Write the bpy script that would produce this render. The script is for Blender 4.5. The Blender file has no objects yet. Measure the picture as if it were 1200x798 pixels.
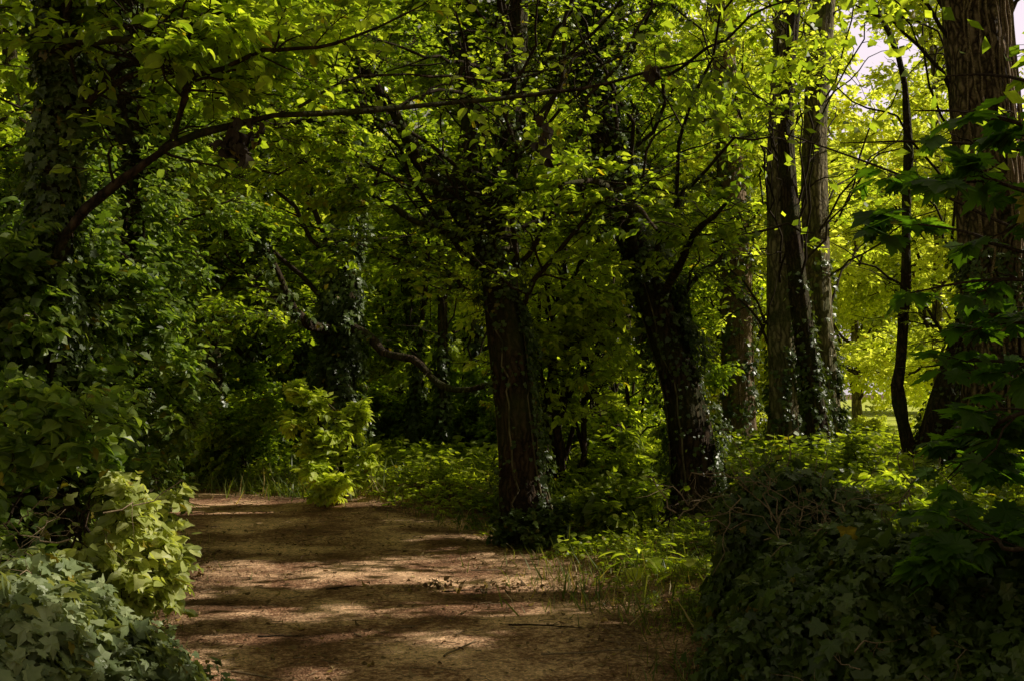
import bpy, math, random
import numpy as np

rng = np.random.default_rng(11)
random.seed(5)
C = bpy.context.scene.collection
F_PX = 1167.0
PITCH = math.atan(61.0 / F_PX)
CAM = np.array([0.0, 0.0, 1.6])


def P(px, py, d):
    """point seen at photo pixel (px, py) at distance d along +Y"""
    u = (px - 600.0) / F_PX
    v = (399.0 - py) / F_PX
    y = math.cos(PITCH) - v * math.sin(PITCH)
    z = math.sin(PITCH) + v * math.cos(PITCH)
    k = d / y
    return np.array([u * k, d, 1.6 + z * k])


SUN_EL, SUN_AZ = math.radians(34), math.radians(83)
SUN = np.array([math.cos(SUN_EL) * math.sin(SUN_AZ), math.cos(SUN_EL) * math.cos(SUN_AZ), math.sin(SUN_EL)])

SU = np.cross(SUN, [0, 0, 1.0])
SU /= np.linalg.norm(SU)
SV = np.cross(SU, SUN)
# ------------------------------------------------------------------ helpers


def unit(a):
    return a / np.maximum(np.linalg.norm(a, axis=-1, keepdims=True), 1e-9)


class Geo:
    def __init__(self):
        self.v, self.f, self.n = [], [], 0

    def add(self, V, F):
        V = np.asarray(V, dtype=np.float32).reshape(-1, 3)
        if len(V) == 0:
            return self
        self.v.append(V)
        self.f.append(np.asarray(F, dtype=np.int64) + self.n)
        self.n += len(V)
        return self


def build(name, geo, mat, parent=None, smooth=True, origin=None):
    me = bpy.data.meshes.new(name)
    V = np.concatenate(geo.v)
    if origin is not None:
        V = V - np.asarray(origin, dtype=np.float32)
    loops = np.concatenate([f.ravel() for f in geo.f]).astype(np.int32)
    sizes = np.concatenate([np.full(len(f), f.shape[1], dtype=np.int32) for f in geo.f])
    starts = np.concatenate([[0], np.cumsum(sizes)[:-1]]).astype(np.int32)
    me.vertices.add(len(V))
    me.vertices.foreach_set("co", V.astype(np.float32).ravel())
    me.loops.add(len(loops))
    me.loops.foreach_set("vertex_index", loops)
    me.polygons.add(len(sizes))
    me.polygons.foreach_set("loop_start", starts)
    me.polygons.foreach_set("use_smooth", np.full(len(sizes), smooth))
    me.update(calc_edges=True)
    me.materials.append(mat)
    o = bpy.data.objects.new(name, me)
    C.objects.link(o)
    if parent is not None:
        o.parent = parent
    return o


def tag(o, label=None, cat=None, group=None, kind=None):
    if label:
        o["label"] = label
    if cat:
        o["category"] = cat
    if group:
        o["group"] = group
    if kind:
        o["kind"] = kind
    return o


def thing(name, loc, label, cat, group=None):
    o = bpy.data.objects.new(name, None)
    o.empty_display_size = 0.3
    C.objects.link(o)
    o.location = [float(a) for a in loc]
    return tag(o, label, cat, group)


def tubes(Pt, R, S=6, ridge=None):
    """Pt (N,K,3), R (N,K) -> tube verts and quads"""
    Pt = np.asarray(Pt, float)
    N, K = Pt.shape[:2]
    T = unit(np.gradient(Pt, axis=1))
    mean = unit(Pt[:, -1] - Pt[:, 0])
    ref = np.where(np.abs(mean[:, 2:3]) > 0.7, np.array([[1.0, 0, 0]]), np.array([[0, 0, 1.0]]))[:, None, :]
    A = unit(np.cross(T, np.broadcast_to(ref, T.shape)))
    B = np.cross(T, A)
    th = np.linspace(0, 2 * math.pi, S, endpoint=False)
    rr = R[:, :, None] * np.ones(S)
    if ridge is not None:
        rr = rr * ridge(th, K)
    V = Pt[:, :, None, :] + rr[..., None] * (A[:, :, None, :] * np.cos(th)[:, None] + B[:, :, None, :] * np.sin(th)[:, None])
    idx = np.arange(N * K * S).reshape(N, K, S)
    a = idx[:, :-1, :]
    b = np.roll(a, -1, axis=2)
    c = idx[:, 1:, :]
    d = np.roll(c, -1, axis=2)
    Fq = np.stack([a, b, d, c], axis=-1).reshape(-1, 4)
    return V.reshape(-1, 3), Fq


def curve(pts, n):
    """Catmull-Rom through rows of pts (any number of columns)"""
    p = np.asarray(pts, float)
    p = np.vstack([2 * p[0] - p[1], p, 2 * p[-1] - p[-2]])
    m = len(p) - 3
    t = np.linspace(0, m - 1e-6, n)
    i = t.astype(int)
    f = (t - i)[:, None]
    p0, p1, p2, p3 = p[i], p[i + 1], p[i + 2], p[i + 3]
    return 0.5 * (2 * p1 + (p2 - p0) * f + (2 * p0 - 5 * p1 + 4 * p2 - p3) * f ** 2 + (3 * p1 - p0 - 3 * p2 + p3) * f ** 3)


def trunk_ridge(seed, amp=0.07, flare=0.5, flare_h=0.1):
    r = np.random.default_rng(seed)
    ph = r.uniform(0, 6.28, 12)

    def f(th, K):
        t = np.linspace(0, 1, K)[:, None]
        th = th[None, :]
        tw = th + 0.7 * np.sin(2.2 * t + ph[0])
        g = 1 + amp * (np.sin(3 * tw + ph[1]) + 0.7 * np.sin(5 * tw + ph[2] + 3 * t) + 0.5 * np.sin(9 * tw + ph[3] + 5 * np.sin(9 * t)))
        g += amp * 0.6 * np.sin(17 * tw + ph[4] + 8 * t) * 0.5
        g += amp * 0.8 * np.sin(22 * t + ph[5]) * np.sin(2 * th + ph[6])
        g += flare * np.exp(-t / flare_h) * (1 + 0.35 * np.sin(4 * tw + ph[7]))
        return g[None]
    return f


# ---- leaf templates: (verts, tri faces); y is length, x width, z normal
def fan_leaf(outline, centre):
    o = [tuple(a) for a in outline]
    v = np.array(o + [centre], float)
    n = len(o)
    f = np.array([[i, (i + 1) % n, n] for i in range(n)])
    return v, f


LO = (np.array([[0, 0, 0], [.34, .45, .07], [0, 1, -.05], [-.34, .45, .07]], float), np.array([[0, 1, 2], [0, 2, 3]]))
MID = fan_leaf([(0, 0, 0), (.26, .18, .04), (.36, .48, .06), (.2, .78, .02), (0, 1.05, -.08), (-.2, .78, .02), (-.36, .48, .06), (-.26, .18, .04)], (0, .5, -.02))


def hi_leaf():
    rib = [(0, 0, 0), (0, .3, .0), (0, .6, -.015), (0, 1.06, -.12)]
    L = [(.20, .07, .03), (.34, .25, .07), (.385, .46, .085), (.30, .70, .055), (.14, .9, -.02)]
    v = rib + L + [(-a, b, c) for a, b, c in L]
    f = [(0, 4, 5), (0, 5, 1), (1, 5, 6), (1, 6, 2), (2, 6, 7), (2, 7, 8), (2, 8, 3)]
    g = [(0, 10, 9), (0, 1, 10), (1, 11, 10), (1, 2, 11), (2, 12, 11), (2, 13, 12), (2, 3, 13)]
    return np.array(v, float), np.array(f + g)


HI = hi_leaf()
IVY = fan_leaf([(0, 0, 0), (.18, -.1, .0), (.5, .02, -.03), (.36, .3, .03), (.46, .56, -.03), (.2, .62, .03), (0, 1.0, -.06),
                (-.2, .62, .03), (-.46, .56, -.03), (-.36, .3, .03), (-.5, .02, -.03), (-.18, -.1, 0)], (0, .3, .04))
_m = [(0, 0, 0), (.16, -.1, 0), (.42, -.08, -.03), (.36, .08, .01), (.62, .2, -.05), (.5, .3, 0), (.68, .52, -.07), (.5, .52, 0), (.46, .66, -.03),
      (.26, .5, .03), (.3, .78, 0), (.18, .8, 0), (0, 1.1, -.08)]
MAPLE = fan_leaf(_m + [(-a, b, c) for a, b, c in _m[-2:0:-1]], (0, .3, .03))
BLADE = (np.array([[-.5, 0, 0], [.5, 0, 0], [.32, .6, .06], [-.32, .6, .06], [0, 1, .25]], float), np.array([[0, 1, 2], [0, 2, 3], [3, 2, 4]]))


OCC = []


def leaves(geo, tmpl, B, D, N, s, width=1.0, curl=None):
    if len(B) == 0:
        return geo
    tv, tf = tmpl
    D = unit(D)
    X = unit(np.cross(D, N))
    Z = np.cross(X, D)
    n, k = len(B), len(tv)
    s = np.broadcast_to(s, (n,))
    if OCC is not None:
        far_side = (B[:, 0] > 1.2) & (B[:, 2] > .8)
        OCC.append(np.column_stack([B[far_side] + .5 * s[far_side, None] * D[far_side], s[far_side]]))
    w = np.broadcast_to(width, (n,))
    c = rng.uniform(-.6, 2.6, n) if curl is None else curl
    V = B[:, None, :] + s[:, None, None] * (
        (w[:, None] * tv[None, :, 0])[..., None] * X[:, None, :] + tv[None, :, 1, None] * D[:, None, :]
        + (c[:, None] * tv[None, :, 2])[..., None] * Z[:, None, :])
    Fc = (np.arange(n)[:, None, None] * k + tf[None]).reshape(-1, 3)
    return geo.add(V.reshape(-1, 3), Fc)


# ---- light gaps in the canopy ------------------------------------------------
# strips of ground that the low sun reaches (x0, x1, y0, y1, share of leaves missing)
STRIPS = [
    (-3.3, 0.6, 8.2, 8.9, 1), (-2.8, 0.3, 7.05, 7.65, 1), (-2.5, 0.0, 6.42, 6.74, 1),
    (-2.1, -1.0, 5.55, 5.9, 1), (-5.6, -2.0, 13.7, 15.0, 1), (-5.0, -2.7, 12.4, 12.9, 1),
    (-1.6, -0.5, 9.2, 9.6, .85), (-0.7, 1.0, 7.8, 8.15, .95), (-2.9, -2.2, 6.0, 8.9, .8),
    (0.3, 1.3, 9.0, 10.0, .6), 
]
GAPS = []   # (centre, radius, share)


def gap(px, py, d, r, p=.95):
    GAPS.append((P(px, py, d), r, p))


gap(390, 500, 13.5, .75); gap(395, 560, 13.5, .6)
gap(700, 235, 9.3, .75, .97); gap(770, 300, 9.3, .5, .95); gap(620, 200, 9.0, .45, .8); gap(600, 300, 9.0, .35, .85)
gap(200, 260, 7.0, .75, .93); gap(240, 330, 7.2, .6, .9); gap(130, 600, 4.7, .33, .97); gap(190, 670, 5.2, .42, .97)
gap(60, 665, 3.9, .25, .95); gap(150, 470, 5.5, .35, .7); gap(100, 500, 5.0, .3, .85)
gap(690, 580, 10.5, .7, .85); gap(760, 650, 8.6, .4, .9); gap(690, 640, 9.2, .4, .8)
gap(700, 470, 15, 1.0, .85); gap(660, 400, 15, .8, .8); gap(530, 470, 16, .8, .8)
gap(560, 560, 15, .5, .9); gap(450, 565, 15, .5, .9)
gap(500, 170, 8.5, 1.0, .6); gap(350, 200, 8, .7, .6); gap(850, 60, 9, .8, .6)
gap(850, 480, 12.3, .7, .8); gap(990, 600, 9, .6, .7); gap(1130, 500, 15, .6, .8); gap(1150, 640, 6, .4, .8)
gap(420, 320, 13, .6, .7); gap(560, 400, 12, .4, .7)
gap(300, 60, 9, .8, .6)
gap(880, 450, 20, 1.5, .9); gap(880, 230, 24, 2.2, .9); gap(700, 420, 18, 2.0, .9); gap(1020, 400, 26, 2.6, .9); gap(970, 560, 14, 1.1, .9)
gap(480, 500, 20, 1.2, .9); gap(1175, 90, 14, .9, .97); gap(1178, 300, 14, .8, .9); gap(880, 90, 20, 2, .9); gap(1060, 480, 22, 2, .95)
gap(860, 560, 11.5, .7, .9); gap(640, 560, 11.0, .4, .9); gap(640, 80, 9, .9, .75); gap(420, 60, 8.5, .8, .7)
gap(760, 130, 10, .8, .75); gap(560, 330, 10.3, .4, .8); gap(960, 400, 21, 1.2, .9); gap(1130, 620, 7.5, .6, .9); gap(1090, 560, 9, .7, .9)
gap(330, 250, 10, .8, .7); gap(470, 300, 11, .8, .7); gap(120, 330, 6.5, .5, .6); gap(720, 540, 12.5, .8, .85); gap(410, 120, 6, .4, .7); gap(560, 130, 6.3, .4, .7)
gap(100, 720, 4.1, .45, .75); gap(60, 430, 5, .35, .8); gap(120, 540, 5.2, .3, .8); gap(230, 440, 7, .5, .85); gap(90, 330, 6, .4, .7); gap(250, 260, 7.5, .7, .9); gap(335, 430, 18, 1.2, .85); gap(300, 540, 14.5, .5, .8); gap(1070, 260, 4.8, .4, .8); gap(1110, 400, 4.7, .35, .75); gap(1010, 170, 5.2, .3, .8); gap(1150, 560, 4.4, .3, .6); gap(660, 300, 9.0, .6, .9); gap(740, 330, 9.5, .6, .95); gap(650, 640, 9.5, .5, .9); gap(800, 620, 10, .6, .85); gap(670, 440, 14, 1.4, .95); gap(450, 560, 14.5, .9, .95); gap(1000, 590, 7.5, .6, .8); gap(1050, 620, 6.5, .5, .7); gap(960, 580, 8.5, .6, .8); gap(700, 610, 9.8, .9, .85); gap(760, 600, 10, .7, .85); gap(880, 600, 10, .6, .7); gap(225, 560, 6.8, .35, .9)
gap(100, 390, 5.5, .5, .6); gap(180, 200, 7, .6, .7); gap(215, 480, 6.5, .45, .85); gap(160, 300, 6.3, .5, .8); gap(30, 480, 5, .3, .8); gap(120, 690, 4.4, .3, .9); gap(180, 730, 4.6, .3, .9)
gap(230, 720, 6, .35, .95); gap(610, 680, 8.0, .35, .95); gap(1040, 630, 8, .5, .8); gap(200, 420, 6.6, .35, .8)

# windows through the leaves: (polygon bbox px0, py0, px1, py1, nearer than, share) - gaps where the photo shows what lies behind
VIEWS = [
    (225, 500, 800, 798, 9.0, 1.0), (260, 470, 560, 590, 12.5, .95),
    (575, 420, 640, 640, 10.3, .85), (775, 400, 850, 600, 11.6, .6), (770, 540, 862, 628, 11.7, .8), 
    (890, 130, 985, 545, 18, .75), (1095, 0, 1195, 110, 13, .9), (1110, 180, 1190, 470, 12.5, .3),
    (985, 60, 1040, 140, 400, 1.0), (0, 545, 105, 655, 4.35, .0), (0, 560, 110, 640, 6.5, .75), (1005, 465, 1060, 512, 30, .97), (1040, 250, 1130, 575, 13, .5),
    (240, 400, 470, 580, 13, .8), (1095, 335, 1125, 375, 400, .8), (860, 250, 900, 420, 22, .5),
]


LINES = [   # limbs the photo shows bare against the leaves: (px, py, depth)
    [(66, 300, 5.6), (92, 252, 5.5), (150, 202, 5.5), (205, 162, 5.5), (270, 138, 5.6), (350, 126, 5.7), (440, 122, 5.8), (530, 114, 5.9), (620, 104, 6.0), (700, 95, 6.1), (770, 78, 6.2)],
    [(203, 163, 5.5), (214, 118, 5.4), (260, 82, 5.35), (300, 66, 5.3), (360, 56, 5.3), (420, 40, 5.3), (500, 4, 5.3)],
    [(398, 388, 16), (440, 398, 15.8), (480, 418, 15), (515, 440, 14.5), (548, 456, 14)],
    [(398, 388, 16), (365, 378, 15.8), (345, 365, 15.4), (328, 340, 15), (312, 300, 14.8)],
    [(818, 612, 12.0, 24), (812, 540, 12.0), (800, 470, 12.0), (785, 410, 12.0), (765, 350, 12.0)],
    [(150, 300, 8.4, 14), (152, 180, 8.4), (148, 0, 8.4)],
    [(612, 620, 10.5, 20), (605, 480, 10.5), (596, 410, 10.5)],
    [(660, 525, 12.8), (700, 490, 12.8), (770, 490, 12.6)],
]


def in_strip(gx, gy, st, m):
    """ragged patch of ground inside one strip, grown by m"""
    x0, x1, y0, y1, _ = st
    w = .07 * np.sin(gx * 5 + y0 * 7) + .05 * np.sin(gx * 13 + y0 * 17) + .03 * np.sin(gx * 29 + gy * 11)
    w2 = .07 * np.sin(gx * 4 + y0 * 3 + 2) + .05 * np.sin(gx * 11 + y0 * 5) + .03 * np.sin(gx * 31 - gy * 9)
    hole = np.sin(gx * 6.3 + 3 * y0 + np.sin(gy * 9)) * np.sin(gy * 14 + gx * 3.1) > .72
    return (gx > x0) & (gx < x1) & (gy > y0 - m + w) & (gy < y1 + m + w2) & ~hole


def keep_mask(B, r=None):
    r = r or rng
    n = len(B)
    keep = np.ones(n, bool)
    u = r.random(n)
    # sun gaps
    g = B - SUN * (B[:, 2:3] / SUN[2])
    for st in STRIPS:
        ins = in_strip(g[:, 0], g[:, 1], st, .05) & (B[:, 2] > .35) & ((B[:, 0] > st[1] + .1) | (B[:, 2] > 2.2))
        keep &= ~(ins & (u < st[4]))
    for c, rad, p in GAPS:
        d = B - c
        al = d @ SUN
        pr = np.linalg.norm(d - al[:, None] * SUN, axis=1)
        keep &= ~((al > rad * 1.1) & (pr < rad * (0.75 + .5 * r.random(n))) & (u < p))
    # coherent shafts through the outer crowns, except those that would land on the shaded path
    zone = (g[:, 0] > -5.8) & (g[:, 0] < 3.2) & (g[:, 1] > 3.2) & (g[:, 1] < 16)
    h_ = B - SUN * ((B[:, 0:1] + 2.6) / SUN[0])
    zone |= (h_[:, 1] > 3.5) & (h_[:, 1] < 9.8) & (h_[:, 2] < .9)
    a_ = B @ SU
    b_ = B @ SV
    nz = (np.sin(a_ * 3.1 + 1.7 * np.sin(b_ * 1.3)) * np.sin(b_ * 3.7 + 1.9 * np.sin(a_ * 1.1)) + .6 * np.sin(a_ * 7.3 + b_ * 2.1 + 2) * np.sin(b_ * 6.1 - a_ * 1.9)
          + .5 * np.sin(a_ * .9 + b_ * .7))
    keep &= ~((B[:, 0] > 3.6) & (B[:, 1] < 17.5) & ~zone & (nz > -.05) & (u < .95))
    # views
    d = B - CAM
    dep = d[:, 1] * math.cos(PITCH) + d[:, 2] * math.sin(PITCH)
    up = -d[:, 1] * math.sin(PITCH) + d[:, 2] * math.cos(PITCH)
    ok = dep > .05
    px = np.where(ok, 600 + F_PX * d[:, 0] / np.maximum(dep, .05), -9e3)
    py = np.where(ok, 399 - F_PX * up / np.maximum(dep, .05), -9e3)
    u2 = r.random(n)
    jx, jy = r.normal(0, 7, n), r.normal(0, 7, n)
    for x0, y0, x1, y1, dm, p in VIEWS:
        keep &= ~((px + jx > x0) & (px + jx < x1) & (py + jy > y0) & (py + jy < y1) & (dep < dm) & (u2 < p))
    for ln in LINES:
        for a_, b_ in zip(ln[:-1], ln[1:]):
            ax, ay, bx_, by_ = a_[0], a_[1], b_[0], b_[1]
            lx, ly = bx_ - ax, by_ - ay
            t = np.clip(((px - ax) * lx + (py - ay) * ly) / (lx * lx + ly * ly), 0, 1)
            dist = np.hypot(px - ax - t * lx, py - ay - t * ly)
            keep &= ~((dist < ln[0][3] if len(ln[0]) > 3 else dist < 12) & (dep < a_[2] + .12) & (u2 < .85))
    near = (np.linalg.norm(d, axis=1) < 2.6) & (dep > -.3)
    keep &= ~near
    return keep


# ---- branching ---------------------------------------------------------------
def sample_on(Pt, R, n, t0, t1, r):
    """n points on each of N polylines: base, tangent, radius, parent t"""
    N, K = Pt.shape[:2]
    t = np.sort(r.uniform(t0, t1, (N, n)), axis=1)
    x = t * (K - 1)
    i = np.minimum(x.astype(int), K - 2)
    f = (x - i)[..., None]
    ar = np.arange(N)[:, None]
    B = Pt[ar, i] * (1 - f) + Pt[ar, i + 1] * f
    T = unit(Pt[ar, i + 1] - Pt[ar, i])
    Rr = R[ar, i] * (1 - f[..., 0]) + R[ar, i + 1] * f[..., 0]
    return B, T, Rr, t


def spawn(Pt, R, n, t0, t1, ang, L, K, r, roll=.35, droop=.1, wig=.06, rscale=.5, shorten=.6, updir=None):
    B, T, Rr, t = sample_on(Pt, R, n, t0, t1, r)
    N = B.shape[0]
    up = np.array([0, 0, 1.0]) + r.normal(0, .12, B.shape)
    side = unit(np.cross(T, up))
    up2 = np.cross(side, T)
    sg = np.where(np.arange(n) % 2 == 0, 1.0, -1.0)[None, :, None]
    ro = r.normal(0, roll, (N, n, 1))
    a = r.normal(ang, .22, (N, n, 1))
    D = np.cos(a) * T + np.sin(a) * (sg * np.cos(ro) * side + np.sin(ro) * up2)
    D = unit(D + np.array([0, 0, .08]))
    Ls = L * r.uniform(.55, 1.25, (N, n)) * (1 - shorten * (t - t0) / max(t1 - t0, 1e-3))
    M = N * n
    B, D, Ls, Rr = B.reshape(M, 3), D.reshape(M, 3), Ls.reshape(M), Rr.reshape(M)
    s = np.linspace(0, 1, K)
    W = np.cumsum(r.normal(0, wig, (M, K, 3)), axis=1)
    W -= W[:, :1]
    Q = B[:, None] + (D[:, None] * s[None, :, None] + W / 2) * Ls[:, None, None]
    Q[:, :, 2] -= droop * (s[None] ** 2) * Ls[:, None]
    r0 = np.minimum(Rr * rscale, .012 * Ls + .002) + .0008
    RR = r0[:, None] * (1 - .8 * s[None])
    return Q, RR


def limb_to(a, b, r0, r, K=12, arch=.12, wig=.05, r1=.25):
    a, b = np.asarray(a, float), np.asarray(b, float)
    L = np.linalg.norm(b - a)
    s = np.linspace(0, 1, K)
    W = np.cumsum(r.normal(0, wig, (K, 3)), axis=0)
    W -= W[0] + s[:, None] * (W[-1] - W[0])
    Q = a + (b - a) * s[:, None] + W * L * .5
    Q[:, 2] += arch * L * np.sin(s * math.pi)
    return Q, r0 * (1 - (1 - r1) * s)


def resample(Pt, n):
    Pt = np.asarray(Pt)
    t = np.linspace(0, len(Pt) - 1, n)
    i = np.minimum(t.astype(int), len(Pt) - 2)
    f = (t - i)[:, None]
    return Pt[i] * (1 - f) + Pt[i + 1] * f


def foliate(limbs, wood, leaf, r, n2=12, L2=1.4, n3=9, L3=.5, nl=9, size=.085, tmpl=MID, t0=.25, cull=True,
            droop=.12, flat=.35, roll=.35, keepfrac=1.0, face=.0, wig=.06, twigs=True, width=1.0, S2=4):
    """limbs: list of (P, R). Adds twigs to wood and leaves to leaf."""
    PL = np.stack([resample(p, 12) for p, _ in limbs])
    RL = np.stack([resample(q[:, None], 12)[:, 0] for _, q in limbs])
    Q2, R2 = spawn(PL, RL, n2, t0, 1.0, .95, L2, 7, r, roll=roll * 1.4, droop=droop, wig=wig * 1.2)
    Q2 = np.concatenate([Q2, np.stack([resample(p[-4:], 7) for p in PL])])
    R2 = np.concatenate([R2, np.linspace(.006, .002, 7)[None].repeat(len(PL), 0)])
    k2 = keep_mask(Q2[:, 3]) if cull else np.ones(len(Q2), bool)
    k2 |= r.random(len(Q2)) < .1
    Q2, R2 = Q2[k2], R2[k2]
    Q3, R3 = spawn(Q2, R2, n3, .12, 1.0, .85, L3, 5, r, roll=roll, droop=droop * 1.3, wig=wig)
    if cull:
        k = keep_mask(Q3[:, 2]) | (r.random(len(Q3)) < .06)
        Q3, R3 = Q3[k], R3[k]
    if keepfrac < 1:
        k = r.random(len(Q3)) < keepfrac
        Q3, R3 = Q3[k], R3[k]
    if wood is not None:
        wood.add(*tubes(Q2, R2, S2))
        if twigs:
            wood.add(*tubes(Q3, R3, 3))
    B, T, _, t = sample_on(Q3, R3, nl, .1, 1.0, r)
    M = B.shape[0]
    side = unit(np.cross(T, np.array([0, 0, 1.0]) + r.normal(0, .1, T.shape)))
    sg = np.where(np.arange(nl) % 2 == 0, 1.0, -1.0)[None, :, None]
    D = T * r.uniform(.4, 1.0, (M, nl, 1)) + sg * side * r.uniform(.5, 1.0, (M, nl, 1)) + r.normal(0, .2, T.shape)
    D[..., 2] -= r.uniform(0, .55, (M, nl))
    Nn = np.array([face, 0, 1.0]) + r.normal(0, flat, T.shape)
    B, D, Nn = B.reshape(-1, 3), unit(D).reshape(-1, 3), Nn.reshape(-1, 3)
    if cull:
        k = keep_mask(B)
        B, D, Nn = B[k], D[k], Nn[k]
    s = size * r.lognormal(0, .22, len(B))
    leaves(leaf, tmpl, B, D, Nn, s, width=width * r.uniform(.85, 1.15, len(B)))
    return len(B)


def ivy_on(leaf, Pt, R, n, thick, r, size=.055, tmpl=IVY, hmin=0.0, hmax=1.0, lean=None, wood=None, stems=0, cull=True, mask=.0):
    """ivy leaves in a shaggy coat round a stem"""
    K = len(Pt)
    t = r.uniform(hmin, hmax, n)
    th = r.uniform(0, 2 * math.pi, n)
    if lean is not None:     # denser on one side (angle)
        th = np.where(r.random(n) < .6, r.normal(lean, .9, n), th)
    x = t * (K - 1)
    i = np.minimum(x.astype(int), K - 2)
    f = (x - i)[:, None]
    c = Pt[i] * (1 - f) + Pt[i + 1] * f
    rad = R[i] * (1 - f[:, 0]) + R[i + 1] * f[:, 0]
    o = np.stack([np.cos(th), np.sin(th), np.zeros(n)], 1)
    H = c[:, 2]
    ph = r.uniform(0, 6, 6)
    lump = .5 + .5 * np.sin(th * 2 + H * 2.1 + ph[0]) * np.sin(th * 3 - H * 3.7 + ph[1]) + .3 * np.sin(H * 6.3 + th * 5 + ph[2])
    lump = np.clip(lump, 0, 1.3)
    off = rad + .02 + thick * lump * r.uniform(0, 1, n) ** .7
    B = c + o * off[:, None]
    k = (lump > mask) if mask > 0 else np.ones(n, bool)
    if cull:
        k &= keep_mask(B)
    B, o = B[k], o[k]
    D = o * .35 + np.array([0, 0, -.8]) + r.normal(0, .4, B.shape)
    Nn = o + np.array([0, 0, .45]) + r.normal(0, .3, B.shape)
    leaves(leaf, tmpl, B, D, Nn, size * r.lognormal(0, .25, len(B)), width=r.uniform(.8, 1.1, len(B)))
    if wood is not None and stems:
        Q, RR = [], []
        for _ in range(stems):
            tt = np.linspace(hmin, r.uniform(.5, 1) * hmax, 24)
            a = r.uniform(0, 6.28) + np.cumsum(r.normal(0, .16, 24))
            xx = tt * (K - 1)
            ii = np.minimum(xx.astype(int), K - 2)
            ff = (xx - ii)[:, None]
            cc = Pt[ii] * (1 - ff) + Pt[ii + 1] * ff
            ra = (R[ii] * (1 - ff[:, 0]) + R[ii + 1] * ff[:, 0]) * 1.04 + .01
            Q.append(cc + np.stack([np.cos(a), np.sin(a), 0 * a], 1) * ra[:, None])
            RR.append(np.linspace(.016, .006, 24) * r.uniform(.6, 1.2))
        wood.add(*tubes(np.stack(Q), np.stack(RR), 5))


# ------------------------------------------------------------------ ground form
PATH = np.array([[-.35, -6], [-.35, 0], [-.5, 4], [-.85, 7], [-1.3, 9], [-2.1, 11.2], [-3.6, 13.2], [-5.6, 14.6], [-8.5, 15.6], [-13, 16.2]], float)
HALF = 1.65
PC = curve(PATH, 160)


def path_dist(x, y):
    x, y = np.asarray(x, float), np.asarray(y, float)
    sh = x.shape
    q = np.stack([x.ravel(), y.ravel()], 1)
    d = np.full(len(q), 1e9)
    for k in range(0, len(PC) - 1):
        a, b = PC[k], PC[k + 1]
        ab = b - a
        t = np.clip(((q - a) @ ab) / (ab @ ab), 0, 1)
        d = np.minimum(d, np.linalg.norm(q - a - t[:, None] * ab, axis=1))
    return d.reshape(sh)


def ground_z(x, y):
    x, y = np.asarray(x, float), np.asarray(y, float)
    d = path_dist(x, y)
    off = np.clip((d - HALF * .95) / 1.1, 0, 1)
    off = off * off * (3 - 2 * off)
    n = (.5 * np.sin(x * 1.3 + 1) * np.sin(y * 1.1 + 2) + .3 * np.sin(x * 2.9 + y * 2.1) + .2 * np.sin(x * 5.3 - y * 4.7 + 1) + .12 * np.sin(11 * x + 3) * np.sin(9 * y))
    far = np.clip((np.hypot(x, y) - 35) / 30, 0, 1)
    bank = .22 * np.exp(-((x + .9) ** 2 / 3.0 + (y - 14.3) ** 2 / 1.0))
    return (1 - far) * (off * (.1 + .07 * n) + (1 - off) * (.012 * n + .004)) + bank


def soil_z(x, y):
    """the soil dips under the path sheet"""
    d = path_dist(x, y)
    return ground_z(x, y) - .05 * np.clip((HALF * 1.0 - d) / .25, 0, 1)


def gz(x, y):
    return float(ground_z(np.array([x]), np.array([y]))[0])


# ------------------------------------------------------------------ materials
def nodes_of(name):
    m = bpy.data.materials.new(name)
    m.use_nodes = True
    nt = m.node_tree
    nt.nodes.clear()
    return m, nt


def N(nt, typ, **kw):
    n = nt.nodes.new(typ)
    for k, v in kw.items():
        if k.startswith("i_"):
            n.inputs[k[2:].replace("_", " ")].default_value = v
        else:
            setattr(n, k, v)
    return n


def ramp(nt, fac, stops):
    r = nt.nodes.new("ShaderNodeValToRGB")
    els = r.color_ramp.elements
    while len(els) < len(stops):
        els.new(.5)
    for e, (p, c) in zip(els, stops):
        e.position = p
        e.color = (*c, 1)
    nt.links.new(fac, r.inputs[0])
    return r.outputs[0]


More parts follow.
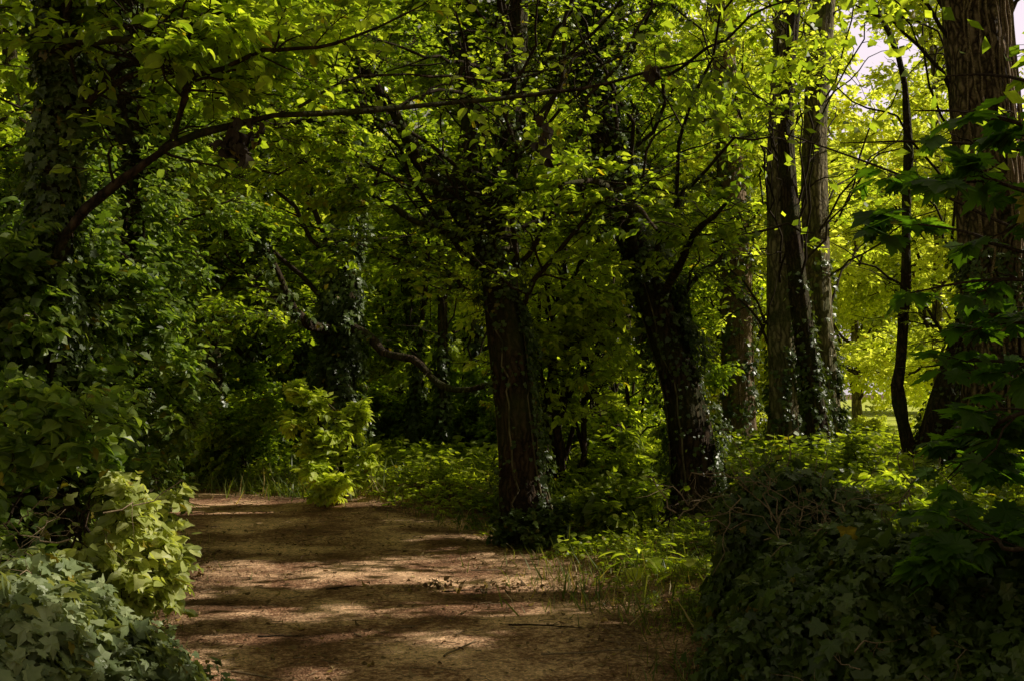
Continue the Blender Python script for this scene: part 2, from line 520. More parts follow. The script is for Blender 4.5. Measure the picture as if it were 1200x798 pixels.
def leaf_material(name, dark, mid, light, old=(.20, .16, .02), old_share=.03, trans=.5, tcol=(2.2, 2.0, .55), rough=.42, spec=.35, nscale=.7):
    m, nt = nodes_of(name)
    L = nt.links.new
    geo = N(nt, "ShaderNodeNewGeometry")
    tc = N(nt, "ShaderNodeTexCoord")
    noi = N(nt, "ShaderNodeTexNoise", i_Scale=nscale, i_Detail=2.0)
    L(tc.outputs["Object"], noi.inputs["Vector"])
    add = N(nt, "ShaderNodeMath", operation="MULTIPLY_ADD")
    L(geo.outputs["Random Per Island"], add.inputs[0])
    add.inputs[1].default_value = .55
    sc = N(nt, "ShaderNodeMath", operation="MULTIPLY_ADD")
    L(noi.outputs["Fac"], sc.inputs[0])
    sc.inputs[1].default_value = 1.3
    sc.inputs[2].default_value = -.42
    L(sc.outputs[0], add.inputs[2])
    base = ramp(nt, add.outputs[0], [(0, dark), (.45, mid), (1, light)])
    # a few yellowed or browned leaves
    m2 = N(nt, "ShaderNodeMath", operation="MULTIPLY"); m2.inputs[1].default_value = 37.77
    L(geo.outputs["Random Per Island"], m2.inputs[0])
    fr = N(nt, "ShaderNodeMath", operation="FRACT"); L(m2.outputs[0], fr.inputs[0])
    gt = N(nt, "ShaderNodeMath", operation="LESS_THAN"); L(fr.outputs[0], gt.inputs[0]); gt.inputs[1].default_value = old_share
    mix = N(nt, "ShaderNodeMix", data_type="RGBA")
    L(gt.outputs[0], mix.inputs[0]); L(base, mix.inputs[6]); mix.inputs[7].default_value = (*old, 1)
    # blotches inside a leaf
    n2 = N(nt, "ShaderNodeTexNoise", i_Scale=38.0, i_Detail=2.0)
    L(tc.outputs["Object"], n2.inputs["Vector"])
    bl = N(nt, "ShaderNodeMapRange"); L(n2.outputs["Fac"], bl.inputs[0])
    bl.inputs[3].default_value = .78; bl.inputs[4].default_value = 1.2
    mul = N(nt, "ShaderNodeMix", data_type="RGBA", blend_type="MULTIPLY"); mul.inputs[0].default_value = 1
    L(mix.outputs[2], mul.inputs[6]); L(bl.outputs[0], mul.inputs[7])
    # paler underside
    und = N(nt, "ShaderNodeMix", data_type="RGBA"); L(mul.outputs[2], und.inputs[6])
    hs = N(nt, "ShaderNodeHueSaturation", i_Saturation=.8, i_Value=1.25); L(mul.outputs[2], hs.inputs["Color"]); L(hs.outputs[0], und.inputs[7])
    L(geo.outputs["Backfacing"], und.inputs[0])
    pr = N(nt, "ShaderNodeBsdfPrincipled", i_Roughness=rough)
    pr.inputs["Specular IOR Level"].default_value = spec
    L(und.outputs[2], pr.inputs["Base Color"])
    tm = N(nt, "ShaderNodeMix", data_type="RGBA", blend_type="MULTIPLY"); tm.inputs[0].default_value = 1
    L(mul.outputs[2], tm.inputs[6]); tm.inputs[7].default_value = (*tcol, 1)
    tr = N(nt, "ShaderNodeBsdfTranslucent"); L(tm.outputs[2], tr.inputs["Color"])
    ms = N(nt, "ShaderNodeMixShader"); ms.inputs[0].default_value = trans
    L(pr.outputs[0], ms.inputs[1]); L(tr.outputs[0], ms.inputs[2])
    out = N(nt, "ShaderNodeOutputMaterial"); L(ms.outputs[0], out.inputs[0])
    return m


def bark_material(name, c0, c1, c2, scale=9.0, stretch=.2, bump=.9, moss=.0, dist=.03):
    m, nt = nodes_of(name)
    L = nt.links.new
    tc = N(nt, "ShaderNodeTexCoord")
    mp = N(nt, "ShaderNodeMapping"); mp.inputs["Scale"].default_value = (1, 1, stretch)
    L(tc.outputs["Object"], mp.inputs["Vector"])
    v = N(nt, "ShaderNodeTexNoise", i_Scale=scale, i_Detail=7.0, i_Roughness=.65, i_Distortion=.6)
    L(mp.outputs[0], v.inputs["Vector"])
    w = N(nt, "ShaderNodeTexVoronoi", feature="DISTANCE_TO_EDGE", i_Scale=scale * 1.7)
    dn = N(nt, "ShaderNodeTexNoise", i_Scale=scale * .8, i_Detail=3.0); L(tc.outputs["Object"], dn.inputs["Vector"])
    dm = N(nt, "ShaderNodeVectorMath", operation="SCALE"); L(dn.outputs["Color"], dm.inputs[0]); dm.inputs["Scale"].default_value = .12
    da = N(nt, "ShaderNodeVectorMath", operation="ADD"); L(mp.outputs[0], da.inputs[0]); L(dm.outputs[0], da.inputs[1])
    L(da.outputs[0], w.inputs["Vector"])
    ad = N(nt, "ShaderNodeMath", operation="MULTIPLY_ADD"); L(w.outputs["Distance"], ad.inputs[0]); ad.inputs[1].default_value = 1.6
    vs = N(nt, "ShaderNodeMath", operation="MULTIPLY"); L(v.outputs["Fac"], vs.inputs[0]); vs.inputs[1].default_value = .8; L(vs.outputs[0], ad.inputs[2])
    col = ramp(nt, ad.outputs[0], [(.35, c0), (.6, c1), (.95, c2)])
    big = N(nt, "ShaderNodeTexNoise", i_Scale=1.6, i_Detail=4.0)
    L(tc.outputs["Object"], big.inputs["Vector"])
    mr = N(nt, "ShaderNodeMapRange"); L(big.outputs["Fac"], mr.inputs[0])
    mr.inputs[1].default_value = .45; mr.inputs[2].default_value = .65; mr.inputs[4].default_value = moss
    mx = N(nt, "ShaderNodeMix", data_type="RGBA"); L(mr.outputs[0], mx.inputs[0]); L(col, mx.inputs[6])
    mx.inputs[7].default_value = (.05, .065, .012, 1)
    pr = N(nt, "ShaderNodeBsdfPrincipled", i_Roughness=.9)
    pr.inputs["Specular IOR Level"].default_value = .15
    L(mx.outputs[2], pr.inputs["Base Color"])
    bp = N(nt, "ShaderNodeBump", i_Strength=bump, i_Distance=dist); L(ad.outputs[0], bp.inputs["Height"]); L(bp.outputs[0], pr.inputs["Normal"])
    out = N(nt, "ShaderNodeOutputMaterial"); L(pr.outputs[0], out.inputs[0])
    return m


def soil_material(name, cols, green=None, gs=.8, bump=.5, other=None):
    m, nt = nodes_of(name)
    L = nt.links.new
    tc = N(nt, "ShaderNodeTexCoord")
    a = N(nt, "ShaderNodeTexNoise", i_Scale=1.1, i_Detail=5.0, i_Roughness=.6)
    b = N(nt, "ShaderNodeTexNoise", i_Scale=26.0, i_Detail=8.0, i_Roughness=.75)
    v = N(nt, "ShaderNodeTexVoronoi", i_Scale=60.0); v.inputs["Randomness"].default_value = 1
    for n in (a, b, v):
        L(tc.outputs["Object"], n.inputs["Vector"])
    s = N(nt, "ShaderNodeMath", operation="MULTIPLY_ADD"); L(a.outputs["Fac"], s.inputs[0]); s.inputs[1].default_value = .95
    h = N(nt, "ShaderNodeMath", operation="MULTIPLY_ADD"); L(b.outputs["Fac"], h.inputs[0]); h.inputs[1].default_value = .75; h.inputs[2].default_value = -.32
    L(h.outputs[0], s.inputs[2])
    col = ramp(nt, s.outputs[0], [(.28, cols[0]), (.48, cols[1]), (.7, cols[2])])
    if other:
        at_ = N(nt, "ShaderNodeAttribute", attribute_name="verge")
        vn = N(nt, "ShaderNodeMath", operation="MULTIPLY_ADD"); L(a.outputs["Fac"], vn.inputs[0]); vn.inputs[1].default_value = .9; vn.inputs[2].default_value = -.45
        va = N(nt, "ShaderNodeMath", operation="ADD"); L(at_.outputs["Fac"], va.inputs[0]); L(vn.outputs[0], va.inputs[1])
        vb = N(nt, "ShaderNodeMath", operation="MULTIPLY_ADD"); L(b.outputs["Fac"], vb.inputs[0]); vb.inputs[1].default_value = .8; vb.inputs[2].default_value = -.4
        vc = N(nt, "ShaderNodeMath", operation="ADD"); L(va.outputs[0], vc.inputs[0]); L(vb.outputs[0], vc.inputs[1]); vc.use_clamp = True
        col2 = ramp(nt, s.outputs[0], [(.25, other[0]), (.5, other[1]), (.75, other[2])])
        mo = N(nt, "ShaderNodeMix", data_type="RGBA"); L(vc.outputs[0], mo.inputs[0]); L(col2, mo.inputs[6]); L(col, mo.inputs[7])
        col = mo.outputs[2]
    # grit: single stones lighter or darker
    gr = N(nt, "ShaderNodeTexVoronoi", i_Scale=85.0); L(tc.outputs["Object"], gr.inputs["Vector"])
    sx = N(nt, "ShaderNodeSeparateColor"); L(gr.outputs["Color"], sx.inputs[0])
    mr = N(nt, "ShaderNodeMapRange"); L(sx.outputs[0], mr.inputs[0]); mr.inputs[3].default_value = .6; mr.inputs[4].default_value = 1.45
    mul = N(nt, "ShaderNodeMix", data_type="RGBA", blend_type="MULTIPLY"); mul.inputs[0].default_value = .8
    L(col, mul.inputs[6]); L(mr.outputs[0], mul.inputs[7])
    c = mul.outputs[2]
    if green:
        g = N(nt, "ShaderNodeTexNoise", i_Scale=gs, i_Detail=5.0); L(tc.outputs["Object"], g.inputs["Vector"])
        gm = N(nt, "ShaderNodeMapRange"); L(g.outputs["Fac"], gm.inputs[0]); gm.inputs[1].default_value = .42; gm.inputs[2].default_value = .6
        mg = N(nt, "ShaderNodeMix", data_type="RGBA"); L(gm.outputs[0], mg.inputs[0]); L(c, mg.inputs[6]); mg.inputs[7].default_value = (*green, 1)
        c = mg.outputs[2]
    pr = N(nt, "ShaderNodeBsdfPrincipled", i_Roughness=.95); pr.inputs["Specular IOR Level"].default_value = .1
    L(c, pr.inputs["Base Color"])
    hh = N(nt, "ShaderNodeMath", operation="MULTIPLY_ADD"); L(v.outputs["Distance"], hh.inputs[0]); hh.inputs[1].default_value = -.5; L(b.outputs["Fac"], hh.inputs[2])
    bp = N(nt, "ShaderNodeBump", i_Strength=bump, i_Distance=.03); L(hh.outputs[0], bp.inputs["Height"]); L(bp.outputs[0], pr.inputs["Normal"])
    out = N(nt, "ShaderNodeOutputMaterial"); L(pr.outputs[0], out.inputs[0])
    return m


TC = (4.1, 4.0, .95)
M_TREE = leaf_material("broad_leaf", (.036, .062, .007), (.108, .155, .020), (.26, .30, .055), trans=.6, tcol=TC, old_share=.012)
M_SUN = leaf_material("sun_brightened_leaf", (.09, .13, .012), (.24, .29, .042), (.44, .46, .12), trans=.55, old_share=.015, tcol=(4.0, 4.0, 1.1))  # lit copy of the broad leaf, sunlight raised in its colour
M_SHRUB = leaf_material("shrub_leaf", (.030, .060, .008), (.105, .165, .025), (.30, .36, .09), trans=.42, old_share=.015, rough=.4, spec=.4, tcol=(3.0, 3, .9))
M_PALE = leaf_material("sunlit_pale_leaf", (.12, .15, .03), (.34, .38, .11), (.58, .58, .25), trans=.35, old_share=.03, rough=.45, spec=.4, tcol=(2.2, 2.2, .8))  # paleness of direct sun put into the leaf colour
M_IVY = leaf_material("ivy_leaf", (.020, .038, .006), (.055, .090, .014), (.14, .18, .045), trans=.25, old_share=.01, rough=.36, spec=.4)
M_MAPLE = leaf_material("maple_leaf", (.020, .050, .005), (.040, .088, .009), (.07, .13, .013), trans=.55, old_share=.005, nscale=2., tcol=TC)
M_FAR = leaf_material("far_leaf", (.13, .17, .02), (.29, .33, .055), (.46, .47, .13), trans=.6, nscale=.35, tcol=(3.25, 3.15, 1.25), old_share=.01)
M_GRASS = leaf_material("grass_blade", (.04, .07, .010), (.10, .14, .02), (.22, .24, .07), old=(.42, .33, .14), old_share=.15, trans=.4)
M_HERB = leaf_material("herb_leaf", (.038, .06, .006), (.14, .18, .016), (.33, .35, .05), trans=.5, old_share=.015, tcol=(3.2, 3.3, .9))
M_SUNLIT = leaf_material("sunlit_tint_leaf", (.16, .21, .02), (.36, .42, .06), (.56, .58, .14), trans=.5, tcol=(2.6, 2.6, .9))  # sunlit brightness painted into the sapling's leaves, no emission
M_DEAD = leaf_material("dead_leaf", (.06, .034, .014), (.22, .14, .065), (.50, .36, .18), old=(.30, .20, .05), old_share=.12, trans=.12, tcol=(1, .8, .5), rough=.7, spec=.2)
M_WITHER = leaf_material("withered_leaf", (.018, .012, .008), (.035, .022, .012), (.06, .04, .02), trans=.1, tcol=(1, .8, .5), rough=.8)
M_BARK = bark_material("shade_darkened_bark", (.012, .008, .005), (.035, .022, .013), (.075, .048, .028), moss=.5)  # bark colour lowered to carry the shade on the limbs
M_BARK2 = bark_material("grey_bark", (.04, .032, .018), (.13, .105, .06), (.28, .23, .14), moss=.6, scale=7)
M_BARK3 = bark_material("furrowed_bark", (.018, .011, .007), (.10, .065, .038), (.30, .21, .13), scale=7, stretch=.36, bump=1.0, moss=.2, dist=.06)
M_TWIG = bark_material("twig_bark", (.016, .010, .006), (.035, .024, .014), (.07, .05, .03), scale=30, stretch=1, bump=.2)
M_VINE = bark_material("vine_bark", (.08, .05, .03), (.22, .15, .09), (.38, .28, .18), scale=24, stretch=.4, bump=.3)
M_STRAW = bark_material("dry_stem", (.12, .08, .05), (.25, .18, .11), (.36, .27, .17), scale=40, stretch=.3, bump=.2)
DIRT = [(.08, .036, .021), (.28, .142, .080), (.97, .62, .38)]
MOULD = [(.035, .022, .011), (.11, .070, .032), (.28, .19, .085)]
M_PATH = soil_material("packed_earth", DIRT, bump=.7, other=MOULD)
M_GROUND = soil_material("woodland_soil", DIRT, bump=.9, other=MOULD)
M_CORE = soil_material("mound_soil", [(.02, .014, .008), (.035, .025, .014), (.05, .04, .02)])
M_MEADOW = soil_material("meadow_turf", [(.34, .40, .05), (.46, .52, .08), (.6, .62, .14)], bump=.3)

# ------------------------------------------------------------------ ground, path, meadow
fx = np.arange(-9, 9.01, .1)
gx = np.concatenate([-np.geomspace(600, 9.6, 26), fx, np.geomspace(9.6, 600, 26)])
fy = np.arange(0, 20.01, .12)
gy = np.concatenate([-np.geomspace(300, .6, 16), fy, np.geomspace(20.7, 900, 34)])


def grid(xs, ys, zf):
    X, Y = np.meshgrid(xs, ys)
    Z = zf(X, Y)
    V = np.stack([X, Y, Z], -1).reshape(-1, 3)
    n = len(xs)
    i = np.arange(len(V)).reshape(X.shape)
    Fq = np.stack([i[:-1, :-1], i[:-1, 1:], i[1:, 1:], i[1:, :-1]], -1).reshape(-1, 4)
    return Geo().add(V, Fq)


gob = tag(build("ground", grid(gx, gy, soil_z), M_GROUND), "woodland floor of dark soil and moss on both sides of the path", "ground", kind="structure")

co_ = np.empty(len(gob.data.vertices) * 3, np.float32)
gob.data.vertices.foreach_get("co", co_)
dd_ = path_dist(co_[0::3], co_[1::3])
at = gob.data.attributes.new("verge", "FLOAT", "POINT")
at.data.foreach_set("value", np.exp(-np.clip(dd_ - HALF * .95, 0, 99) / .6).astype(np.float32))
cc = curve(PATH, 260)
tt = unit(np.gradient(cc, axis=0))
nn = np.stack([tt[:, 1], -tt[:, 0]], 1)
vv = np.linspace(-1.16, 1.16, 64)
arc = np.concatenate([[0], np.cumsum(np.linalg.norm(np.diff(cc, axis=0), axis=1))])
X = cc[:, None, 0] + nn[:, None, 0] * vv * HALF
Y = cc[:, None, 1] + nn[:, None, 1] * vv * HALF
edge = np.clip((np.abs(vv)[None] + .05 * np.sin(arc[:, None] * 2.3 + np.sign(vv)) + .04 * np.sin(arc[:, None] * 6.1 + 2 * np.sign(vv)) - .86) / .22, 0, 1)
ruts = -.012 * np.exp(-((np.abs(vv) - .42) / .13) ** 2)[None]
Z = ground_z(X, Y) + .012 + ruts - .05 * edge ** 1.5 + .004 * np.sin(X * 7) * np.sin(Y * 6)
V = np.stack([X, Y, Z], -1).reshape(-1, 3)
ii = np.arange(len(V)).reshape(X.shape)
pob = tag(build("path", Geo().add(V, np.stack([ii[:-1, :-1], ii[:-1, 1:], ii[1:, 1:], ii[1:, :-1]], -1).reshape(-1, 4)), M_PATH),
    "brown earth footpath striped with sunlight, bending away to the left", "path", kind="structure")

at = pob.data.attributes.new("verge", "FLOAT", "POINT")
at.data.foreach_set("value", (1 - .75 * np.clip((np.abs(vv)[None] - .55) / .5, 0, 1) * np.ones_like(X)).ravel().astype(np.float32))
mx = np.linspace(7, 140, 60)
my = np.linspace(27, 220, 60)
tag(build("meadow", grid(mx, my, lambda x, y: ground_z(x, y) + .10 + .08 * np.sin(x * .4) * np.sin(y * .3)), M_MEADOW),
    "bright sunlit grass of the open meadow beyond the wood", "meadow", kind="structure")


# ------------------------------------------------------------------ trees
def trunk_geo(pts, n=60, S=40, seed=0, amp=.07, flare=.5, flare_h=.1):
    """pts rows: (x, y, z, radius)"""
    c = curve(pts, n)
    V, Fq = tubes(c[None, :, :3], c[None, :, 3], S, ridge=trunk_ridge(seed, amp, flare, flare_h))
    return Geo().add(V, Fq), c[:, :3], c[:, 3]


def pxpts(rows, d, base=True):
    """rows of (px, py, radius in px[, depth])"""
    out = []
    for q in rows:
        dd = q[3] if len(q) > 3 else d
        p = P(q[0], q[1], dd)
        out.append([*p, q[2] / F_PX * dd])
    if base:
        b = out[0]
        out.insert(0, [b[0], b[1], gz(b[0], b[1]) - .25, b[3] * 1.05])
    return out


def crown_limbs(Pt, R, centre, radii, n, r, h0=.35, h1=1.0, r0=.06, arch=.08):
    res = []
    K = len(Pt)
    for k in range(n):
        t = h0 + (h1 - h0) * ((k + r.random()) / n)
        i = min(int(t * (K - 1)), K - 1)
        v = unit(r.normal(0, 1, 3)) * r.uniform(.45, 1.0) ** .5
        if r.random() < .7:
            ratio = (t - h0) / max(h1 - h0, .01)
            v[2] = np.clip(-1 + 2 * ratio + r.normal(0, .35), -1, 1)
        b = np.array(centre) + v * np.array(radii)
        res.append(limb_to(Pt[i], b, min(r0 * (1.2 - .6 * t), R[i] * .7), r, arch=arch))
    return res


def fill_shade(leaf, r, size):
    """close the crown's chance holes over the shaded stretches of the path"""
    O = np.concatenate(OCC)
    cs = .07
    x0, x1, y0, y1 = -6.2, 2.6, 3.8, 16.0
    nx, ny = int((x1 - x0) / cs), int((y1 - y0) / cs)
    cov = np.zeros((nx, ny), bool)
    g = O[:, :3] - SUN * (O[:, 2:3] / SUN[2])
    for dx, dy in [(0, 0), (.18, 0), (-.18, 0)]:
        i = ((g[:, 0] + dx * O[:, 3] - x0) / cs).astype(int)
        j = ((g[:, 1] + dy * O[:, 3] - y0) / cs).astype(int)
        k = (i >= 0) & (i < nx) & (j >= 0) & (j < ny) & (g[:, 0] > x0) & (g[:, 1] > y0)
        cov[i[k], j[k]] = True
    I, J = np.nonzero(~cov)
    gx_ = x0 + (I + r.random(len(I))) * cs
    gy_ = y0 + (J + r.random(len(I))) * cs
    t = 9.3 + 1.6 * np.sin(gx_ * .9) + r.normal(0, .7, len(I))
    B = np.stack([gx_, gy_, 0 * gx_], 1) + SUN * t[:, None]
    k = keep_mask(B) & (r.random(len(B)) < .99)
    for q in STRIPS:
        k &= ~(in_strip(gx_, gy_, q, .13) & (q[4] > .9))
    B = B[k]
    print("FILL", len(B), "of", nx * ny)
    D = r.normal(0, 1, B.shape)
    s_ = np.full(len(B), size * .95)
    leaves(leaf, LO, B - unit(D) * s_[:, None] * .5, D, SUN + r.normal(0, .3, B.shape), s_)


def make_tree(name, label, cat, pts, centre, radii, nlimb, seed, bark=None, leafm=None, group=None, ivy=0, ivy_thick=.15, ivy_h=(0, 1), ivy_lean=None,
              extra=(), size=.085, tmpl=MID, n2=12, L2=1.3, n3=9, L3=.5, nl=9, h0=.4, S=40, amp=.07, flare=.5, keepfrac=1., flat=.35, ivy_size=.055, ivy_mask=0.,
              limb_r=.06, twigs=True, stems=0, face=0., flare_h=.1, cull=True, extra_kw=None, limb_ivy=0, crown_ivy=0, filler=False):
    r = np.random.default_rng(seed)
    pts = np.array(pts)
    root = thing(name, (pts[0][0], pts[0][1], gz(pts[0][0], pts[0][1])), label, cat, group)
    org = np.array(root.location)
    g, Pt, R = trunk_geo(pts, S=S, seed=seed, amp=amp, flare=flare, flare_h=flare_h)
    build("trunk", g, bark or M_BARK, root, origin=org)
    limbs = crown_limbs(Pt, R, centre, radii, nlimb, r, h0=h0, r0=limb_r) if nlimb else []
    wood, leaf = Geo(), Geo()
    for q, rr in limbs:
        wood.add(*tubes(q[None], rr[None], 8))
    tot = 0
    if limbs:
        tot += foliate(limbs, wood, leaf, r, n2=n2, L2=L2, n3=n3, L3=L3, nl=nl, size=size, tmpl=tmpl, keepfrac=keepfrac, flat=flat, twigs=twigs, face=face, cull=cull, t0=.08)
    if extra:
        ex = [(curve(e, 20)[:, :3], curve(e, 20)[:, 3]) for e in extra]
        for q, rr in ex:
            q = q + np.cumsum(r.normal(0, 1, q.shape), 0) * rr[:, None] * .28 * np.sin(np.linspace(0, math.pi, len(q)))[:, None]
            q = q + np.cumsum(r.normal(0, .007, q.shape), 0) * np.sin(np.linspace(0, math.pi, len(q)))[:, None]
            rr = rr * (1 + .12 * np.sin(np.arange(len(q)) * 1.7 + r.random() * 6) + r.normal(0, .05, len(q)))
            lb = Geo().add(*tubes(q[None], rr[None], 14, ridge=trunk_ridge(seed + 5, .06, 0)))
            build("limb", lb, bark or M_BARK, root, origin=org)
        kw = dict(n2=n2, L2=L2 * .7, n3=n3, L3=L3 * .8, nl=nl, size=size, tmpl=tmpl, flat=flat, t0=.3)
        kw.update(extra_kw or {})
        if kw["n2"]:
            tot += foliate(ex, wood, leaf, r, **kw)
    if filler:
        fill_shade(leaf, r, size)
    if wood.n:
        build("branches", wood, M_TWIG, root, origin=org)
    if leaf.n:
        build("foliage", leaf, leafm or M_TREE, root, origin=org, smooth=False)
    if ivy:
        ig, iw = Geo(), Geo()
        if crown_ivy:
            for q, rr in limbs:
                ivy_on(ig, q[:8], rr[:8], crown_ivy, .10, r, size=ivy_size, mask=.2)
        if limb_ivy:
            for q, rr in ex:
                ivy_on(ig, q, rr, limb_ivy, .13, r, size=ivy_size, mask=.3)
        ivy_on(ig, Pt, R, ivy, ivy_thick, r, hmin=ivy_h[0], hmax=ivy_h[1], lean=ivy_lean, size=ivy_size, wood=iw, stems=stems, mask=ivy_mask)
        iv = build("ivy", ig, M_IVY, root, origin=org, smooth=False)
        if iw.n:
            build("ivy_stems", iw, M_VINE if "tangle" in name else M_BARK2, iv, origin=org)
        tot += ivy
    print("TREE", name, tot)
    return root, Pt, R


# --- the dark ivy tree beside the path
make_tree("ivy_clad_tree", "dark ivy-clad tree at the path edge, forking high above the bend", "tree",
          pxpts([(620, 632, 32), (612, 560, 25), (605, 480, 22), (596, 410, 21), (588, 350, 21), (582, 290, 20), (590, 220, 15), (600, 150, 13), (606, 60, 11), (612, -60, 9)], 10.7),
          (.0, 9.9, 5.4), (3.3, 2.8, 2.2), 26, 101, n2=13, n3=10, nl=11, size=.066, h0=.42, limb_r=.035, crown_ivy=220, limb_ivy=700, ivy=6500, ivy_thick=.16, ivy_lean=.0, ivy_mask=.35, ivy_size=.045, ivy_h=(.02, .9), stems=8, flare=.85, flare_h=.045,
          extra=[[[*P(590, 350, 10.7), .13], [*P(560, 285, 10.6), .11], [*P(520, 225, 10.5), .10], [*P(482, 165, 10.3), .07], [*P(430, 90, 10.2), .05], [*P(380, 0, 10), .05]],
                 [[*P(585, 330, 10.7), .12], [*P(562, 240, 10.7), .12], [*P(555, 150, 10.8), .09], [*P(545, 30, 10.9), .06]],
                 [[*P(560, 285, 10.6), .05], [*P(500, 262, 10.3), .035], [*P(430, 225, 10.0), .022], [*P(370, 200, 9.7), .01]]])

# --- leaning ivy tree
make_tree("leaning_ivy_tree", "thick shaggy ivy-covered trunk leaning left over the undergrowth, right of the dark path-edge tree", "tree",
          pxpts([(820, 614, 32), (812, 540, 25), (801, 470, 22), (786, 410, 21), (766, 350, 20), (746, 290, 19), (722, 210, 19), (702, 130, 17), (690, 50, 17), (676, -80, 13)], 12.2),
          (1.3, 11.5, 6.2), (3.3, 2.8, 2.6), 24, 102, ivy=26000, ivy_thick=.27, ivy_size=.05, ivy_lean=.1, ivy_mask=.2, stems=10, n2=13, n3=10, nl=11, size=.066, limb_r=.038, crown_ivy=260, h0=.48,
          extra=[[[*P(770, 360, 12.1), .06], [*P(800, 300, 11.2), .045], [*P(830, 260, 10.2), .03], [*P(850, 240, 9.4), .015]],
                 [[*P(745, 290, 12.1), .06], [*P(720, 240, 11), .045], [*P(700, 215, 9.8), .03], [*P(660, 215, 8.9), .012]],
                 [[*P(745, 300, 12.1), .06], [*P(740, 260, 11), .045], [*P(740, 240, 9.8), .03], [*P(770, 270, 8.9), .012]]], extra_kw=dict(n2=18, L2=.9, size=.085, n3=9, nl=10))

# --- trio of straight trunks on the right
make_tree("straight_tree", "straight rough-barked trunk with ivy round its foot, left of the close trio", "tree",
          pxpts([(920, 552, 21), (919, 480, 18), (917, 400, 17), (914, 300, 16), (913, 200, 14), (918, 80, 14), (924, -60, 12)], 20),
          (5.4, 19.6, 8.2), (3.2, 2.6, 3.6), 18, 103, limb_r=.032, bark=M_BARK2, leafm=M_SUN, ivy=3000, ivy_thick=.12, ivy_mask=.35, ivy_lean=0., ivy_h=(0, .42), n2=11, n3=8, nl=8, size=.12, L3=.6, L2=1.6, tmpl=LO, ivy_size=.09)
make_tree("slim_leaning_tree", "slimmest of the close trio of trunks, crossing in front and leaning left", "tree",
          pxpts([(962, 556, 14), (955, 480, 12), (944, 400, 11), (934, 320, 10), (926, 240, 10), (921, 160, 9), (926, 60, 8), (938, -60, 7)], 18.8),
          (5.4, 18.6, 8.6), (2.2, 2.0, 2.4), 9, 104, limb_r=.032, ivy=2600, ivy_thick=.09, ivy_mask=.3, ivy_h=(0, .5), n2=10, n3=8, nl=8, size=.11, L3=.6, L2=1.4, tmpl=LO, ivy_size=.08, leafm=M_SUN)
make_tree("pale_topped_tree", "tree with pale smooth bark showing high up, right-hand one of the close trio", "tree",
          pxpts([(972, 548, 19), (968, 480, 16), (962, 400, 16), (957, 300, 15), (955, 200, 14), (958, 110, 14), (966, 0, 12), (972, -80, 10)], 21.5),
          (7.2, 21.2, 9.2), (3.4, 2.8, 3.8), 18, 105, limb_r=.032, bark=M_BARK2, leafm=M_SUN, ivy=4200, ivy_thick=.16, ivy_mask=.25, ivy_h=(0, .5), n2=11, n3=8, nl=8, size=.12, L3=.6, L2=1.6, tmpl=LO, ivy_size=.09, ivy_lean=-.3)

# --- forked tree
make_tree("forked_tree", "low forked tree, slim left stem and thick right stem leaning against the big vine-laced trunk", "tree",
          pxpts([(1084, 582, 26), (1092, 545, 25), (1106, 490, 23), (1124, 430, 20), (1140, 370, 17), (1152, 300, 14), (1158, 200, 11), (1150, 90, 9), (1140, -40, 7)], 15),
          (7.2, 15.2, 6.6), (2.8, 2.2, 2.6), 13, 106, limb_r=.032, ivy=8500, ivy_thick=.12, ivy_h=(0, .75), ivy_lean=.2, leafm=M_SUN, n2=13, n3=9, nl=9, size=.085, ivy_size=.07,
          extra=[[[*P(1082, 575, 15), .13], [*P(1066, 520, 15), .11], [*P(1056, 460, 15), .09], [*P(1058, 400, 15.1), .08], [*P(1064, 300, 15.1), .07], [*P(1066, 160, 15.2), .06], [*P(1050, 60, 15.2), .04], [*P(1008, -20, 15.3), .02]]],
          extra_kw=dict(n2=10, t0=.6))

# --- big trunk laced with vines
big, BP, BR = make_tree("vine_laced_tree", "biggest trunk, furrowed bark laced with pale climbing vine stems", "tree",
                        pxpts([(1178, 560, 46), (1172, 480, 41), (1168, 400, 38), (1163, 300, 37), (1156, 200, 36), (1149, 110, 36), (1143, 30, 35), (1136, -60, 36), (1130, -200, 30)], 14),
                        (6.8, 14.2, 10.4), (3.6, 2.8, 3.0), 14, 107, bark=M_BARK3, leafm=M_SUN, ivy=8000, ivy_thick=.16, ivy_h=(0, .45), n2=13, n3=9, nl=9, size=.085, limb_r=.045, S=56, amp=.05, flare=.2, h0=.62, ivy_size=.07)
r_ = np.random.default_rng(77)
for k in range(26):
    n = 40
    t = np.linspace(0.0, .95, n)
    a = r_.normal(-.9, .75) + np.cumsum(r_.normal(0, .055, n))
    x = t * (len(BP) - 1)
    i = np.minimum(x.astype(int), len(BP) - 2)
    f = (x - i)[:, None]
    c = BP[i] * (1 - f) + BP[i + 1] * f
    ra = (BR[i] * (1 - f[:, 0]) + BR[i + 1] * f[:, 0]) * 1.05 + .012 + .05 * np.abs(np.cumsum(r_.normal(0, .2, n))) * .5
    q = c + np.stack([np.cos(a), np.sin(a), 0 * a], 1) * ra[:, None]
    build("vine_stem", Geo().add(*tubes(q[None], (np.linspace(.024, .01, n) * r_.uniform(.5, 1.2))[None], 6)), M_VINE, big, origin=np.array(big.location))

# --- tangle-wrapped trunk in sun
make_tree("tangle_wrapped_tree", "sunlit reddish trunk wrapped in dry creeper stems, behind the leaning trunk and the trio", "tree",
          pxpts([(868, 540, 19), (866, 460, 17), (864, 380, 17), (862, 300, 17), (856, 200, 15), (850, 90, 13), (846, -60, 11)], 23),
          (5.0, 23, 8.2), (3, 2.6, 4.2), 16, 108, limb_r=.032, bark=M_VINE, leafm=M_SUN, ivy=5000, ivy_thick=.28, ivy_mask=.3, ivy_size=.09, stems=22, n2=11, n3=8, nl=8, size=.12, L3=.6, L2=1.6, tmpl=LO)

